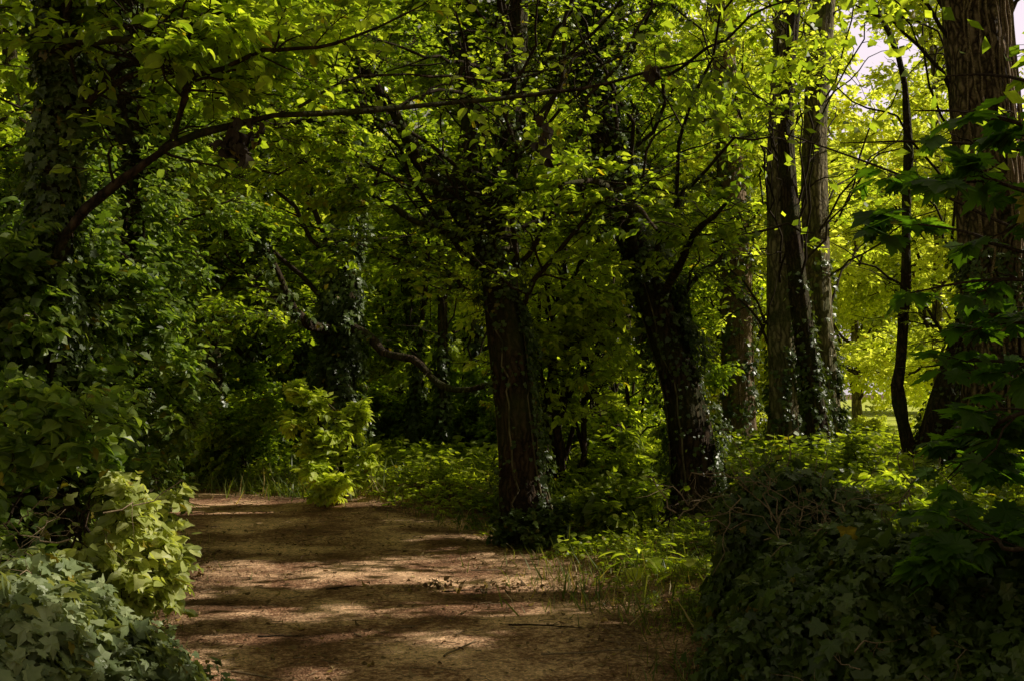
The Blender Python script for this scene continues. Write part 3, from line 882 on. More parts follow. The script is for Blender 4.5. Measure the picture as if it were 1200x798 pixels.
# --- left-hand trees in shade
b1 = [[*P(66, 300, 5.6), .030], [*P(92, 252, 5.5), .027], [*P(150, 202, 5.5), .024], [*P(205, 162, 5.5), .021], [*P(270, 138, 5.6), .019], [*P(350, 126, 5.7), .018], [*P(440, 122, 5.8), .016], [*P(530, 114, 5.9), .014],
      [*P(620, 104, 6.0), .012], [*P(700, 95, 6.1), .010], [*P(770, 78, 6.2), .007], [*P(850, 66, 6.3), .004]]
b2 = [[*P(203, 163, 5.5), .018], [*P(214, 118, 5.4), .016], [*P(222, 98, 5.4), .015], [*P(260, 82, 5.35), .013], [*P(300, 66, 5.3), .012], [*P(360, 56, 5.3), .010], [*P(420, 40, 5.3), .008], [*P(500, 4, 5.3), .004]]
b3 = [[*P(60, 60, 5.6), .03], [*P(110, 38, 5.4), .022], [*P(170, 30, 5.3), .016], [*P(260, 14, 5.2), .008]]
b4 = [[*P(222, 98, 5.4), .010], [*P(190, 60, 5.5), .009], [*P(150, 20, 5.6), .007], [*P(120, -30, 5.6), .004]]
b5 = [[*P(350, 126, 5.7), .009], [*P(420, 90, 5.9), .008], [*P(520, 82, 6.1), .007], [*P(600, 90, 6.3), .006], [*P(680, 60, 6.4), .004], [*P(760, 20, 6.5), .003]]
make_tree("arching_branch_tree", "dark trunk at the left edge whose long thin branch arches across the path", "tree",
          pxpts([(64, 640, 24), (64, 520, 21), (66, 400, 19), (65, 300, 18), (68, 200, 17), (72, 100, 16), (66, 30, 14), (60, -80, 12), (56, -240, 9)], 5.7),
          (-2.3, 5.9, 5.0), (1.9, 1.6, 1.3), 10, 109, ivy=6000, ivy_thick=.12, ivy_size=.05, size=.07, n2=10, n3=9, nl=9, L2=.9, L3=.4, h0=.6, limb_r=.03, extra=[b1, b2, b3, b4, b5], tmpl=HI,
          extra_kw=dict(n2=18, L2=.8, n3=8, L3=.34, nl=8, t0=.12, size=.062, roll=.7))
make_tree("shaded_trunk_tree", "broad black trunk in deep shade behind the arching branch", "tree",
          pxpts([(150, 560, 32), (150, 450, 28), (152, 330, 27), (152, 220, 26), (148, 120, 24), (150, 30, 22), (154, -80, 18)], 8.6),
          (-3.2, 8.8, 6.4), (2.6, 2.2, 2.2), 13, 110, ivy=7000, ivy_thick=.2, size=.068, n2=12, n3=10, nl=10, h0=.45, ivy_size=.06,
          )
make_tree("mossy_limb_tree", "black ivy-covered tree beyond the bend with a long drooping mossy limb on each side", "tree",
          pxpts([(400, 568, 24), (398, 500, 20), (396, 440, 19), (398, 390, 18), (402, 330, 16), (408, 260, 14), (410, 150, 12), (405, 20, 10)], 16.5),
          (-3.2, 17, 7.2), (3.4, 2.6, 2.8), 13, 111, ivy=9000, ivy_thick=.25, ivy_size=.08, size=.11, n2=11, n3=8, nl=8, L2=1.5, L3=.6, tmpl=LO,
          extra=[[[*P(398, 388, 16.5), .09], [*P(365, 380, 15.8), .08], [*P(345, 365, 15.4), .07], [*P(328, 340, 15), .06], [*P(312, 300, 14.8), .04], [*P(300, 262, 14.6), .03]],
                 [[*P(398, 380, 16.5), .09], [*P(432, 392, 15.8), .07], [*P(455, 414, 15.2), .06], [*P(492, 420, 14.6), .055], [*P(520, 446, 14.2), .05], [*P(552, 456, 13.8), .04], [*P(590, 448, 13.4), .03], [*P(640, 462, 13.0), .012]],
                 [[*P(345, 368, 15.4), .04], [*P(318, 366, 15), .03], [*P(280, 372, 14.6), .02], [*P(255, 368, 14.4), .01]]],
          extra_kw=dict(n2=14, L2=.9, n3=7, nl=7, size=.1), limb_ivy=2200)

# --- maple reaching in from the right
r = np.random.default_rng(300)
mroot = thing("maple_tree", (3.3, 4.3, gz(3.3, 4.3)), "young maple at the right edge with big lobed leaves held in flat dark layers", "tree")
morg = np.array(mroot.location)
g, MPt, MR = trunk_geo([[3.3, 4.3, -.2, .07], [3.25, 4.3, 1, .06], [3.15, 4.35, 2.2, .05], [3.0, 4.4, 3.4, .03]], S=16, seed=9, amp=.03, flare=.2)
build("trunk", g, M_BARK, mroot, origin=morg)
ml = []
for (a, mid, b) in [
    (1.7, (1210, 480, 3.9), (1110, 560, 4.6)), (2.0, (1230, 330, 4.2), (1060, 345, 4.6)),
    (2.1, (1220, 300, 4.4), (1050, 260, 5.0)), (2.4, (1215, 180, 4.6), (985, 168, 5.2)), (2.5, (1210, 150, 4.2), (1070, 130, 4.6)),
    (2.3, (1225, 230, 4.0), (1110, 215, 4.2)), (1.6, (1230, 430, 4.4), (1080, 430, 5.0)), (2.7, (1220, 100, 4.8), (1100, 90, 5.2)),
    (1.2, (1215, 640, 3.7), (1120, 640, 3.9)), (2.2, (1225, 280, 4.9), (900, 150, 5.6)), (1.9, (1225, 380, 4.5), (1130, 390, 4.6)),
    (1.0, (1215, 700, 4.2), (1140, 690, 4.4)), (1.8, (1220, 520, 4.7), (1140, 510, 5.0))]:
    i = int(np.argmin(abs(MPt[:, 2] - a)))
    q = curve([[*MPt[i], .014], [*P(*mid), .010], [*((P(*mid) + P(*b)) / 2 + np.array([0, 0, .03])), .007], [*P(*b), .003]], 16)
    ml.append((q[:, :3], q[:, 3]))
mw, mlf = Geo(), Geo()
for q, rr in ml:
    mw.add(*tubes(q[None], rr[None], 6))
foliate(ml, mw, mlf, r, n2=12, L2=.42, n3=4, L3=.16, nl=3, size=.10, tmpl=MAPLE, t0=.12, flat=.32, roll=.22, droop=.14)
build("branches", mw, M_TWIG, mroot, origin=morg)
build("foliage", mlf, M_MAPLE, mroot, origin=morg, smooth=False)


# ------------------------------------------------------------------ shrubs
def make_shrub(name, label, cat, base, targets, seed, leafm=None, group=None, size=.075, tmpl=MID, n2=12, L2=.6, n3=7, L3=.3, nl=8, stem_r=.022, face=.25, flat=.45, cull=True, **kw):
    r = np.random.default_rng(seed)
    b = np.array([base[0], base[1], gz(*base)])
    root = thing(name, b, label, cat, group)
    st = Geo()
    limbs = []
    for tg in targets:
        q, rr = limb_to(b + r.normal(0, .08, 3) * [1, 1, 0] - [0, 0, .05], tg, stem_r * r.uniform(.7, 1.2), r, arch=.22, wig=.05)
        limbs.append((q, rr))
        st.add(*tubes(q[None], rr[None], 7))
    leaf, tw = Geo(), Geo()
    n = foliate(limbs, tw, leaf, r, n2=n2, L2=L2, n3=n3, L3=L3, nl=nl, size=size, tmpl=tmpl, face=face, flat=flat, cull=cull, roll=.8, **kw)
    sm = build("stems", st, M_BARK, root, origin=b)
    build("twigs", tw, M_TWIG, sm, origin=b)
    build("foliage", leaf, leafm or M_SHRUB, root, origin=b, smooth=False)
    print("SHRUB", name, n)
    return root


def blob(c, rad, n, r, zmin=.1):
    v = unit(r.normal(0, 1, (n, 3))) * r.uniform(.55, 1, (n, 1))
    q = np.array(c) + v * np.array(rad)
    q[:, 2] = np.maximum(q[:, 2], zmin)
    return q


r = np.random.default_rng(400)
make_shrub("hazel_shrub", "tall leafy shrub wall at the left, its lower leaves hanging over the ivy", "shrub", (-3.3, 5.6), blob((-2.95, 5.7, 1.75), (.85, .9, 1.45), 20, r), 401, face=.9, tmpl=MID, size=.06, n2=16, n3=9, nl=9)
make_shrub("hazel_shrub", "tall shrub bulging over the left path edge before the bend", "shrub", (-3.6, 7.4), blob((-3.15, 7.4, 2.0), (1.05, 1.0, 1.8), 24, r), 402, face=.9, size=.058, n2=16, n3=9, nl=9)
make_shrub("creeper_shrub", "sunlit mass of small pale leaves high on the left between trunk and arching branch", "shrub", (-3.7, 8.3), blob((-2.95, 7.6, 3.1), (.9, .8, .9), 20, r), 403, face=.9, size=.048, n2=16, n3=9, nl=9, leafm=M_SHRUB)
make_shrub("hazel_shrub", "dark shrub hiding the inside of the path bend", "shrub", (-5.2, 10.3), blob((-4.9, 10.2, 2.4), (1.3, 1.2, 2.2), 22, r), 404, size=.065, n2=14, n3=9, nl=9)
make_shrub("elm_sapling", "broad-leaved sapling in sunlight above the ivy bank, bare twigs at its foot", "shrub", (-2.25, 5.05),
           [P(60, 605, 4.7), P(110, 590, 4.6), P(160, 600, 4.8), P(200, 640, 5.0), P(215, 690, 5.1), P(150, 650, 4.8), P(190, 590, 5.2), P(120, 560, 4.8), P(225, 650, 5.3), P(170, 700, 4.9)],
           405, tmpl=HI, size=.055, n2=10, L2=.32, L3=.18, n3=6, nl=7, leafm=M_PALE, stem_r=.012, flat=.5, face=1.1)
make_shrub("elm_sapling", "large-leaved spray of pale leaves against the dark shrub wall", "shrub", (-2.75, 4.7),
           [P(60, 470, 4.7), P(110, 480, 4.6), P(20, 455, 4.8), P(150, 500, 4.8), P(90, 500, 4.9), P(20, 520, 4.5)], 406, tmpl=HI, size=.068, n2=9, L2=.4, L3=.2, n3=5, nl=5, stem_r=.010, flat=.4, face=1.0)
make_shrub("young_elder", "small sapling shining in a patch of sun at the path bend", "shrub", tuple(P(392, 585, 14)[:2]),
           [P(345, 495, 13.8), P(375, 470, 13.9), P(410, 490, 13.8), P(385, 520, 13.7), P(430, 535, 13.8), P(365, 545, 13.6), P(400, 560, 13.5), P(350, 450, 13.8), P(420, 480, 14.), P(380, 575, 13.5)],
           407, size=.10, n2=8, L2=.26, L3=.22, n3=7, nl=7, leafm=M_SUNLIT, face=.4)
make_shrub("understory_tree", "yellow-green bushy young tree between the dark path-edge tree and the leaning trunk", "tree", (1.6, 15.2), blob((1.3, 15.0, 2.3), (1.3, 1.0, 1.9), 26, r), 408, size=.085, n2=14, L2=.9, n3=10, L3=.42, leafm=M_SUN, stem_r=.04)
make_shrub("understory_tree", "drooping leafy spray of a young tree close behind the dark path-edge tree", "tree", (.6, 12.6), blob((.5, 11.8, 3.3), (1.2, .8, 1.0), 14, r), 409, size=.08, n2=14, L2=.8, n3=9, L3=.4, leafm=M_SUN, stem_r=.04)
make_shrub("bare_limb_bush", "bush with one bare curving limb beside the leaning trunk", "shrub", tuple(P(655, 600, 13)[:2]),
           [P(775, 492, 12.6), P(740, 500, 12.8), P(700, 520, 12.9), P(660, 500, 13.2), P(690, 560, 12.8), P(740, 560, 12.6)], 410, size=.10, n2=7, L2=.5, leafm=M_HERB, stem_r=.035)
for k, (px, d, h, lab) in enumerate([
        (1010, 9.5, .9, "leafy undergrowth bush behind the dark ivy mound"), (1090, 8.6, .95, "bright undergrowth bush below the forked tree"),
        (1170, 7.6, .9, "undergrowth bush at the right edge under the maple"), (1000, 13, 1.0, "bush in front of the close trio of trunks"),
        (1190, 11.5, 1.2, "bush beside the foot of the big vine-laced trunk"), (900, 14, 1.0, "bush between the leaning trunk and the trio"),
        (700, 12.6, .8, "low bush between the two dark ivy trees"), (760, 10.6, .6, "low bush before the leaning trunk")]):
    x, y = P(px, 500, d)[:2]
    make_shrub("undergrowth_bush", lab, "bush", (x, y), blob((x, y, h * .55), (.75, .6, h * .45), 14, r), 420 + k, size=.085, n2=9, L2=.4, n3=6, L3=.25, nl=7,
               leafm=M_HERB if k % 2 else M_SUN, stem_r=.012, group="undergrowth bushes right of the path")

# --- trees whose trunks stand past the right edge; their crowns shade the path
for k, (x, y, h, lab) in enumerate([
        (6.2, 3.6, 9, "shade tree rising outside the right edge, nearest the camera"),
        (6.6, 8.6, 10, "shade tree rising outside the right edge, level with the leaning trunk's foreground"),
        (10.2, 6.0, 12, "tall shade tree far outside the right edge behind the nearer ones"),
        (9.6, 11.2, 12, "tall shade tree just outside the right edge, beside the big vine-laced trunk"),
        (13.5, 14.5, 13, "outermost tall shade tree on the sunny side of the wood"),
        (8.4, 8.0, 11, "shade tree filling the gap between the others outside the right edge")]):
    r = np.random.default_rng(200 + k)
    make_tree("shade_tree", lab, "tree",
              [[x, y, gz(x, y) - .2, .24], [x + .1, y, 2, .2], [x - .1, y + .1, h * .5, .15], [x + .1, y, h * .95, .05]],
              (x, y, h * .56), (3.3, 3.0, h * .40), 26, 201 + k, n2=13, n3=8, nl=8, size=.17, L2=1.5, L3=.6, h0=.12, tmpl=LO, S=20, twigs=False, limb_r=.03, filler=(k == 5))

OCC = None

# ------------------------------------------------------------------ ivy mounds
def mound(name, label, cat, c, rad, h, n, seed, size=.05, thick=.2, core=M_CORE, leafm=None, lean=0.):
    r = np.random.default_rng(seed)
    z0 = gz(c[0], c[1])
    root = thing(name, (c[0], c[1], z0), label, cat)
    org = np.array(root.location)
    ph = r.uniform(0, 6, 8)

    def surf(u, v):      # u angle, v 0 top .. 1 foot
        ra = np.sin(v * math.pi / 2) ** .8
        lump = 1 + .16 * np.sin(3 * u + ph[0]) + .11 * np.sin(5 * u + 4 * v + ph[1]) + .09 * np.sin(9 * u - 6 * v + ph[2])
        z = np.cos(v * math.pi / 2) ** .75 * h * (1 + .14 * np.sin(3 * u + ph[3]) * v + .12 * np.sin(5 * u + 7 * v + ph[4]))
        return np.stack([c[0] + rad[0] * ra * lump * np.cos(u) + lean * z, c[1] + rad[1] * ra * lump * np.sin(u), z0 + z - .03], -1)
    U, Vv = np.meshgrid(np.linspace(0, 2 * math.pi, 48, endpoint=False), np.linspace(.001, 1, 24))
    V = surf(U, Vv)
    ctr = np.array([c[0], c[1], z0])
    i = np.arange(V.shape[0] * V.shape[1]).reshape(V.shape[:2])
    a, b = i[:-1], i[1:]
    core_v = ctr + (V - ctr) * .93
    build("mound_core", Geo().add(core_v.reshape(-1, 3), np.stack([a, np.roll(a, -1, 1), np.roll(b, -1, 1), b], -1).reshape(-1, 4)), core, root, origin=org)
    u = r.uniform(0, 2 * math.pi, n)
    v = r.uniform(0, 1, n) ** .6
    Q = surf(u, v)
    e = 1e-3
    nrm = unit(np.cross(surf(u + e, v) - Q, surf(u, v + e) - Q))
    nrm *= np.sign((nrm * (Q - ctr - [0, 0, h * .2])).sum(1, keepdims=True))
    clump = np.clip(.5 + .5 * np.sin(Q[:, 0] * 9 + ph[5]) * np.sin(Q[:, 2] * 11 + ph[6]) + .3 * np.sin(Q[:, 1] * 13 + ph[7]), 0, 1.2)
    B = Q + nrm * (thick * (clump * .7 + .3) * r.uniform(-.2, 1, n) ** 1)[:, None]
    D = np.array([0, 0, -.75]) + nrm * .4 + r.normal(0, .45, B.shape)
    g = Geo()
    k = keep_mask(B) | (B[:, 2] < 10)
    leaves(g, IVY, B[k], D[k], (nrm + [0, 0, .35] + r.normal(0, .3, B.shape))[k], size * np.minimum(r.lognormal(0, .4, k.sum()), 2.))
    build("foliage", g, leafm or M_IVY, root, origin=org, smooth=False)
    return root


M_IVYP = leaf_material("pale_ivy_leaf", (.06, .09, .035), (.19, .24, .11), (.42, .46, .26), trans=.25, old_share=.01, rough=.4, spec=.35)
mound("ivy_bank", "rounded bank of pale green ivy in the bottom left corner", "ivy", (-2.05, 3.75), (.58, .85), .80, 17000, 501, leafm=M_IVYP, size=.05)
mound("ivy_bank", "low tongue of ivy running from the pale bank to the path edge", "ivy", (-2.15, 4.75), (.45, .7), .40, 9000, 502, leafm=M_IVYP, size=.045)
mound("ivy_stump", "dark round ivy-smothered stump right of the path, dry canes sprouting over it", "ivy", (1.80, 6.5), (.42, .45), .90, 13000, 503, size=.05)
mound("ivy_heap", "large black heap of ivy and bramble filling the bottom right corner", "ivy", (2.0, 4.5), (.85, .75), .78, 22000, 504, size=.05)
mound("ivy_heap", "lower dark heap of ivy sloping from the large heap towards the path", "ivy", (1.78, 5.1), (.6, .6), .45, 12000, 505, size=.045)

for k, (x_, y_, h_, lab_) in enumerate([
        (1.75, 4.35, 1.0, "bramble sprawling over the top of the large dark ivy heap"), (1.35, 4.9, .62, "low bramble trailing off the path side of the ivy heap"),
        (2.25, 5.4, .85, "weedy bramble between the round stump and the right edge"), (1.8, 6.3, .8, "bramble growing through the round ivy stump"),
        (1.6, 5.6, .7, "low weeds between the round stump and the ivy heap")]):
    make_shrub("bramble", lab_, "bramble", (x_, y_), blob((x_ + .1, y_, h_ * .68), (.45, .4, h_ * .28), 8, r), 560 + k, tmpl=HI, size=.055, n2=8, L2=.35, n3=5, L3=.2, nl=6,
               leafm=M_IVY, stem_r=.006, flat=.5)
# dead canes
def canes(name, label, cat, cx, cy, z, n, seed, mat, spread=.5, L=.8, rad=.005):
    r = np.random.default_rng(seed)
    root = thing(name, (cx, cy, gz(cx, cy)), label, cat)
    B = np.array([cx, cy, z]) + r.normal(0, 1, (n, 3)) * [spread * .5, spread * .4, .1]
    D = unit(r.normal(0, 1, (n, 3)) * [1, .6, .5] + [-.1, 0, .75])
    s = np.linspace(0, 1, 10)
    Ls = L * r.uniform(.4, 1.1, n)
    W = np.cumsum(r.normal(0, .05, (n, 10, 3)), 1)
    Q = B[:, None] + (D[:, None] * s[None, :, None] + W - W[:, :1]) * Ls[:, None, None]
    Q[:, :, 2] -= .5 * s ** 2 * Ls[:, None] * r.uniform(0, 1, (n, 1))
    RR = rad * r.uniform(.5, 1.1, (n, 1)) * (1 - .7 * s)
    Q2, R2 = spawn(Q, RR, 4, .3, 1, .6, L * .3, 5, r, roll=1.5)
    for k in range(n):
        build("cane", Geo().add(*tubes(Q[k:k + 1], RR[k:k + 1], 5)).add(*tubes(Q2[4 * k:4 * k + 4], R2[4 * k:4 * k + 4] * .8, 3)), mat, root, origin=np.array(root.location))
    return root


canes("bramble_canes", "bare pale bramble canes arching over the dark round ivy stump", "bramble", 1.75, 6.05, .82, 54, 511, M_STRAW, spread=.7, L=.62, rad=.0055)
canes("bramble_canes", "dry canes poking out of the large dark ivy heap", "bramble", 1.75, 4.1, .55, 12, 512, M_STRAW, spread=.6, L=.5, rad=.003)
canes("dry_twigs", "bare pale twigs at the foot of the sunlit sapling above the ivy bank", "twigs", *P(70, 640, 4.4)[:2], P(70, 640, 4.4)[2], 12, 513, M_STRAW, spread=.5, L=.45, rad=.004)

# broad-leaved dock plants at the verge
def rosette(name, label, px, d, seed, n=14, size=.2, group=None):
    r = np.random.default_rng(seed)
    x, y = P(px, 600, d)[:2]
    z = gz(x, y)
    root = thing(name, (x, y, z), label, "plant", group)
    g, w = Geo(), Geo()
    a = r.uniform(0, 6.28, n)
    D = unit(np.stack([np.cos(a), np.sin(a), r.uniform(.5, 1.8, n)], 1))
    Ls = size * r.uniform(.6, 1.6, n)
    s = np.linspace(0, 1, 6)
    Q = np.array([x, y, z])[None, None] + D[:, None] * s[None, :, None] * Ls[:, None, None]
    w.add(*tubes(Q, .004 * (1 - .5 * s)[None].repeat(n, 0), 4))
    DD = D + np.array([0, 0, -.9]) * r.uniform(.5, 1.2, (n, 1))
    leaves(g, HI, Q[:, -1], DD, np.array([0, 0, 1.]) + D * .5, size * r.uniform(.6, 1.1, n))
    build("stems", w, M_HERB, root, origin=(x, y, z))
    build("foliage", g, M_SUN, root, origin=(x, y, z), smooth=False)


rosette("dock_plant", "broad-leaved dock plant catching the sun on the verge before the leaning trunk", 755, 8.6, 521)
rosette("dock_plant", "smaller broad-leaved plant between the dock and the dark ivy stump", 805, 8.0, 522, n=12, size=.18)
make_shrub("ivy_clump", "low clump of ivy growing round the foot of the path-edge tree", "ivy", tuple(P(622, 620, 10.45)[:2]),
           [P(585, 625, 10.4), P(600, 610, 10.3), P(650, 615, 10.3), P(665, 600, 10.5), P(660, 630, 10.1), P(630, 628, 10.1)], 540, tmpl=IVY, size=.05, n2=9, L2=.3, n3=5, L3=.18, nl=6, leafm=M_IVY, stem_r=.006, cull=False)
rosette("dock_plant", "low broad-leaved plant at the foot of the path-edge tree", 668, 9.8, 523, n=12, size=.14)

# hanging withered leaves caught on the arching branch
for k, (px, py, d, n, sz, lab) in enumerate([
        (277, 158, 5.5, 40, .085, "black bunch of withered leaves hanging left on the arching branch"),
        (300, 143, 5.6, 10, .06, "small bunch of withered leaves beside the bigger black one"),
        (640, 150, 5.95, 12, .07, "withered leaves hanging before the crown of the path-edge tree"),
        (768, 72, 6.1, 10, .07, "withered leaves hanging near the tip of the arching branch")]):
    r = np.random.default_rng(530 + k)
    p = P(px, py, d)
    root = thing("withered_leaves", p, lab, "dead leaves")
    q = np.linspace(0, 1, 6)[:, None] * np.array([0, 0, -.16]) + p + r.normal(0, .006, (6, 3)) + [0, 0, .1]
    build("stalk", Geo().add(*tubes(q[None], np.full((1, 6), .003), 4)), M_TWIG, root, origin=p)
    B = p + r.normal(0, 1, (n, 3)) * [.03, .03, .05] - [0, 0, .04]
    build("foliage", leaves(Geo(), HI, B, np.array([0, 0, -1.]) + r.normal(0, .3, (n, 3)), r.normal(0, 1, (n, 3)), sz * r.uniform(.7, 1.3, n), curl=r.uniform(2, 5, n)), M_WITHER, root, smooth=False, origin=p)

# ------------------------------------------------------------------ stuff: ground cover, grass, litter
r = np.random.default_rng(600)


def frustum_pts(n, y0, y1, r, power=1.5, xl=-.62, xr=.62):
    y = y0 + (y1 - y0) * r.random(n) ** power
    x = y * r.uniform(xl, xr, n)
    return x, y


x, y = frustum_pts(52000, 3.2, 26, r, 1.25)
d = path_dist(x, y)
dens = .5 + .5 * np.sin(x * 1.9 + 1) * np.sin(y * 1.7) + .35 * np.sin(x * 4.3 + y * 3.1)
left = x < np.interp(y, PC[:, 1], PC[:, 0])
k = (d > HALF * .98 + .25 * r.random(len(d)) + np.where(left, 0, .75 * r.random(len(d)) * (y < 9.5))) & (dens > r.uniform(-.3, .7, len(d))) & ~((x > .8) & (y < 5.9) & (d < 1.2 + HALF))
x, y, d, dens = x[k], y[k], d[k], dens[k]
z = ground_z(x, y)
hh = np.clip((d - HALF) * .25, .02, .5) * r.uniform(.4, 1.3, len(x)) * (.6 + .6 * np.clip(dens, 0, 1))
pxx = 600 + F_PX * x / y
hh = np.where((pxx > 765) & (pxx < 865) & (y > 8) & (y < 12), np.minimum(hh, .08), hh)
nl = 7
a = r.uniform(0, 6.28, (len(x), nl))
lv = r.uniform(.25, 1, (len(x), nl))
B = np.stack([x[:, None] + np.cos(a) * .05 * (1.2 - lv), y[:, None] + np.sin(a) * .05 * (1.2 - lv), z[:, None] + hh[:, None] * lv], -1).reshape(-1, 3)
D = np.stack([np.cos(a), np.sin(a), r.uniform(-.3, .5, a.shape)], -1).reshape(-1, 3)
sz = (np.clip(.035 + .05 * hh, 0, .075)[:, None] * r.uniform(.7, 1.5, a.shape) * np.clip(y / 9, .8, 1.7)[:, None]).ravel()
g = Geo()
leaves(g, MID, B, D, np.array([.1, 0, 1.]) + r.normal(0, .35, B.shape), sz, width=1.1)
# stalks
s = np.linspace(0, 1, 3)
Q = np.stack([x, y, z - .02], 1)[:, None] + np.array([0, 0, 1.]) * s[None, :, None] * (hh + .02)[:, None, None]
g.add(*tubes(Q, np.full(Q.shape[:2], .002), 3))
tag(build("ground_cover", g, M_HERB, smooth=False), "low ivy, nettles and herbs covering the wood floor beside the path", "ground cover", kind="stuff")
print("COVER", len(B))

# grass
x, y = frustum_pts(60000, 3.5, 20, r, 1.3, -.6, .45)
d = path_dist(x, y)
pr_ = np.exp(-((d - HALF * 1.05) / .28) ** 2) * (.5 + .5 * np.sin(x * 3 + y * 2.3)) + .10 * (d > HALF) + 1.2 * np.exp(-((x + 2.5) ** 2 / 3. + (y - 16.5) ** 2 / 1.2)) + .9 * np.exp(-((x - .9) ** 2 / .5 + (y - 8.5) ** 2 / .9)) + .25 * ((d > HALF) & (d < HALF + 1.4))
k = r.random(len(x)) < pr_
x, y = x[k], y[k]
z = ground_z(x, y)
n = len(x)
hh = r.uniform(.04, .18, n) * (1 + 1.3 * (y > 14) + .8 * (r.random(n) < .12))
B = np.stack([x, y, z - .01], 1)
D = r.normal(0, .45, (n, 3)); D[:, 2] = 1
g = leaves(Geo(), BLADE, B, D, r.normal(0, 1, (n, 3)), hh, width=.05 + .02 * r.random(n), curl=r.uniform(-1, 2, n))
tag(build("grass", g, M_GRASS, smooth=False), "tufts of thin grass along the path verges", "grass", kind="stuff")
print("GRASS", n)

# fallen leaves and bits
x = r.uniform(-7, 3.5, 75000)
y = 3.4 + 14 * r.random(75000) ** 1.4
d = path_dist(x, y)
p = np.where(d < HALF, .16 + .6 * np.clip((d / HALF - .55) * 2, 0, 1), .85) * (.6 + .5 * np.sin(x * 2.7 + 1.3 * y) * np.sin(1.9 * y))
k = r.random(len(x)) < p
x, y, d = x[k], y[k], d[k]
n = len(x)
B = np.stack([x, y, ground_z(x, y) + .018 + .008 * r.random(n)], 1)
D = r.normal(0, 1, (n, 3)); D[:, 2] *= .15
Nn = np.array([0, 0, 1.]) + r.normal(0, .3, (n, 3))
g = leaves(Geo(), HI, B, D, Nn, .024 * np.minimum(r.lognormal(0, .5, n), 2.4), width=r.uniform(.5, 1.1, n), curl=r.uniform(-4, 4, n))
tag(build("leaf_litter", g, M_DEAD, smooth=False), "small curled brown leaves scattered over the path and its verges", "fallen leaves", kind="stuff")
# twig bits
n = 3500
x = r.uniform(-6, 2.5, n); y = 3 + 12 * r.random(n) ** 1.3
a = r.uniform(0, 3.14, n); L = .03 + .12 * r.random(n) ** 2
s = np.linspace(-.5, .5, 4)
Q = np.stack([x, y, ground_z(x, y) + .02], 1)[:, None] + np.stack([np.cos(a), np.sin(a), 0 * a], 1)[:, None] * (s[None, :, None] * L[:, None, None]) + r.normal(0, .004, (n, 4, 3)) * [1, 1, .3]
tag(build("twig_litter", Geo().add(*tubes(Q, np.full((n, 4), .0022) * r.uniform(.6, 1.5, (n, 1)), 4)), M_STRAW), "broken bits of twig littering the earth path", "twig litter", kind="stuff")

# stones trodden into the path
n = 2600
x = r.uniform(-6, 1.6, n); y = 3.6 + 12 * r.random(n) ** 1.4
d = path_dist(x, y); k = d < HALF * 1.1; x, y = x[k], y[k]; n = len(x)
oct_ = np.array([[1, 0, 0], [0, 1, 0], [-1, 0, 0], [0, -1, 0], [0, 0, 1], [0, 0, -1], [.7, .7, .45], [-.7, .7, .45], [-.7, -.7, .45], [.7, -.7, .45]])
tri = np.array([[0, 6, 4], [6, 1, 4], [1, 7, 4], [7, 2, 4], [2, 8, 4], [8, 3, 4], [3, 9, 4], [9, 0, 4], [0, 1, 6], [1, 2, 7], [2, 3, 8], [3, 0, 9]])
sz = .007 * np.minimum(r.lognormal(0, .5, n), 3)
a = r.uniform(0, 6.28, n)
v = oct_[None] * r.uniform(.6, 1.3, (n, 10, 1)) * sz[:, None, None] * np.stack([r.uniform(.8, 1.6, n), np.ones(n), r.uniform(.4, .8, n)], 1)[:, None]
vx = v[..., 0] * np.cos(a)[:, None] - v[..., 1] * np.sin(a)[:, None] + x[:, None]
vy = v[..., 0] * np.sin(a)[:, None] + v[..., 1] * np.cos(a)[:, None] + y[:, None]
vz = v[..., 2] + ground_z(x, y)[:, None] + .012
tag(build("gravel", Geo().add(np.stack([vx, vy, vz], -1), (np.arange(n)[:, None, None] * 10 + tri[None]).reshape(-1, 3)), M_PATH, smooth=False), "small stones trodden into the earth path", "gravel", kind="stuff")

# single fallen twigs
for k, (px, py, L, a, lab) in enumerate([
        (545, 692, .34, .3, "forked fallen twig amid the crumpled leaves on the right half of the path"),
        (540, 760, .42, 1.1, "pale bent fallen twig near the right verge at the bottom"), (640, 735, .5, -.2, "long thin fallen twig on the bare right verge"),
        (690, 765, .6, .2, "long fallen twig lying towards the dark ivy heap"), (330, 745, .3, .1, "short fallen twig on the left half of the path"),
        (300, 790, .35, -.4, "fallen twig at the bottom of the path beside the ivy tongue"), (400, 690, .25, .5, "fallen twig between two sun stripes"),
        (575, 668, .35, .15, "fallen twig just before the path-edge tree")]):
    r = np.random.default_rng(700 + k)
    dd = 1.6 * F_PX / (py - 460)
    c = P(px, py, dd)
    s = np.linspace(-.5, .5, 8)
    q = c[None] + np.stack([math.cos(a) * s * L, math.sin(a) * s * L, 0 * s], 1) + np.cumsum(r.normal(0, .008, (8, 3)), 0) * [1, 1, 0]
    q[:, 2] = ground_z(q[:, 0], q[:, 1]) + .026
    rr = np.linspace(.007, .003, 8)
    q2, r2 = spawn(q[None], rr[None], 3, .2, .9, .6, L * .4, 5, r, roll=.1, droop=0)
    q2[:, :, 2] = np.maximum(ground_z(q2[:, :, 0], q2[:, :, 1]) + .024, q2[:, :, 2])
    tag(build("fallen_twig", Geo().add(*tubes(q[None], rr[None], 6)).add(*tubes(q2, r2, 4)), M_STRAW if k % 2 else M_TWIG), lab, "twig", "twigs fallen on the path")

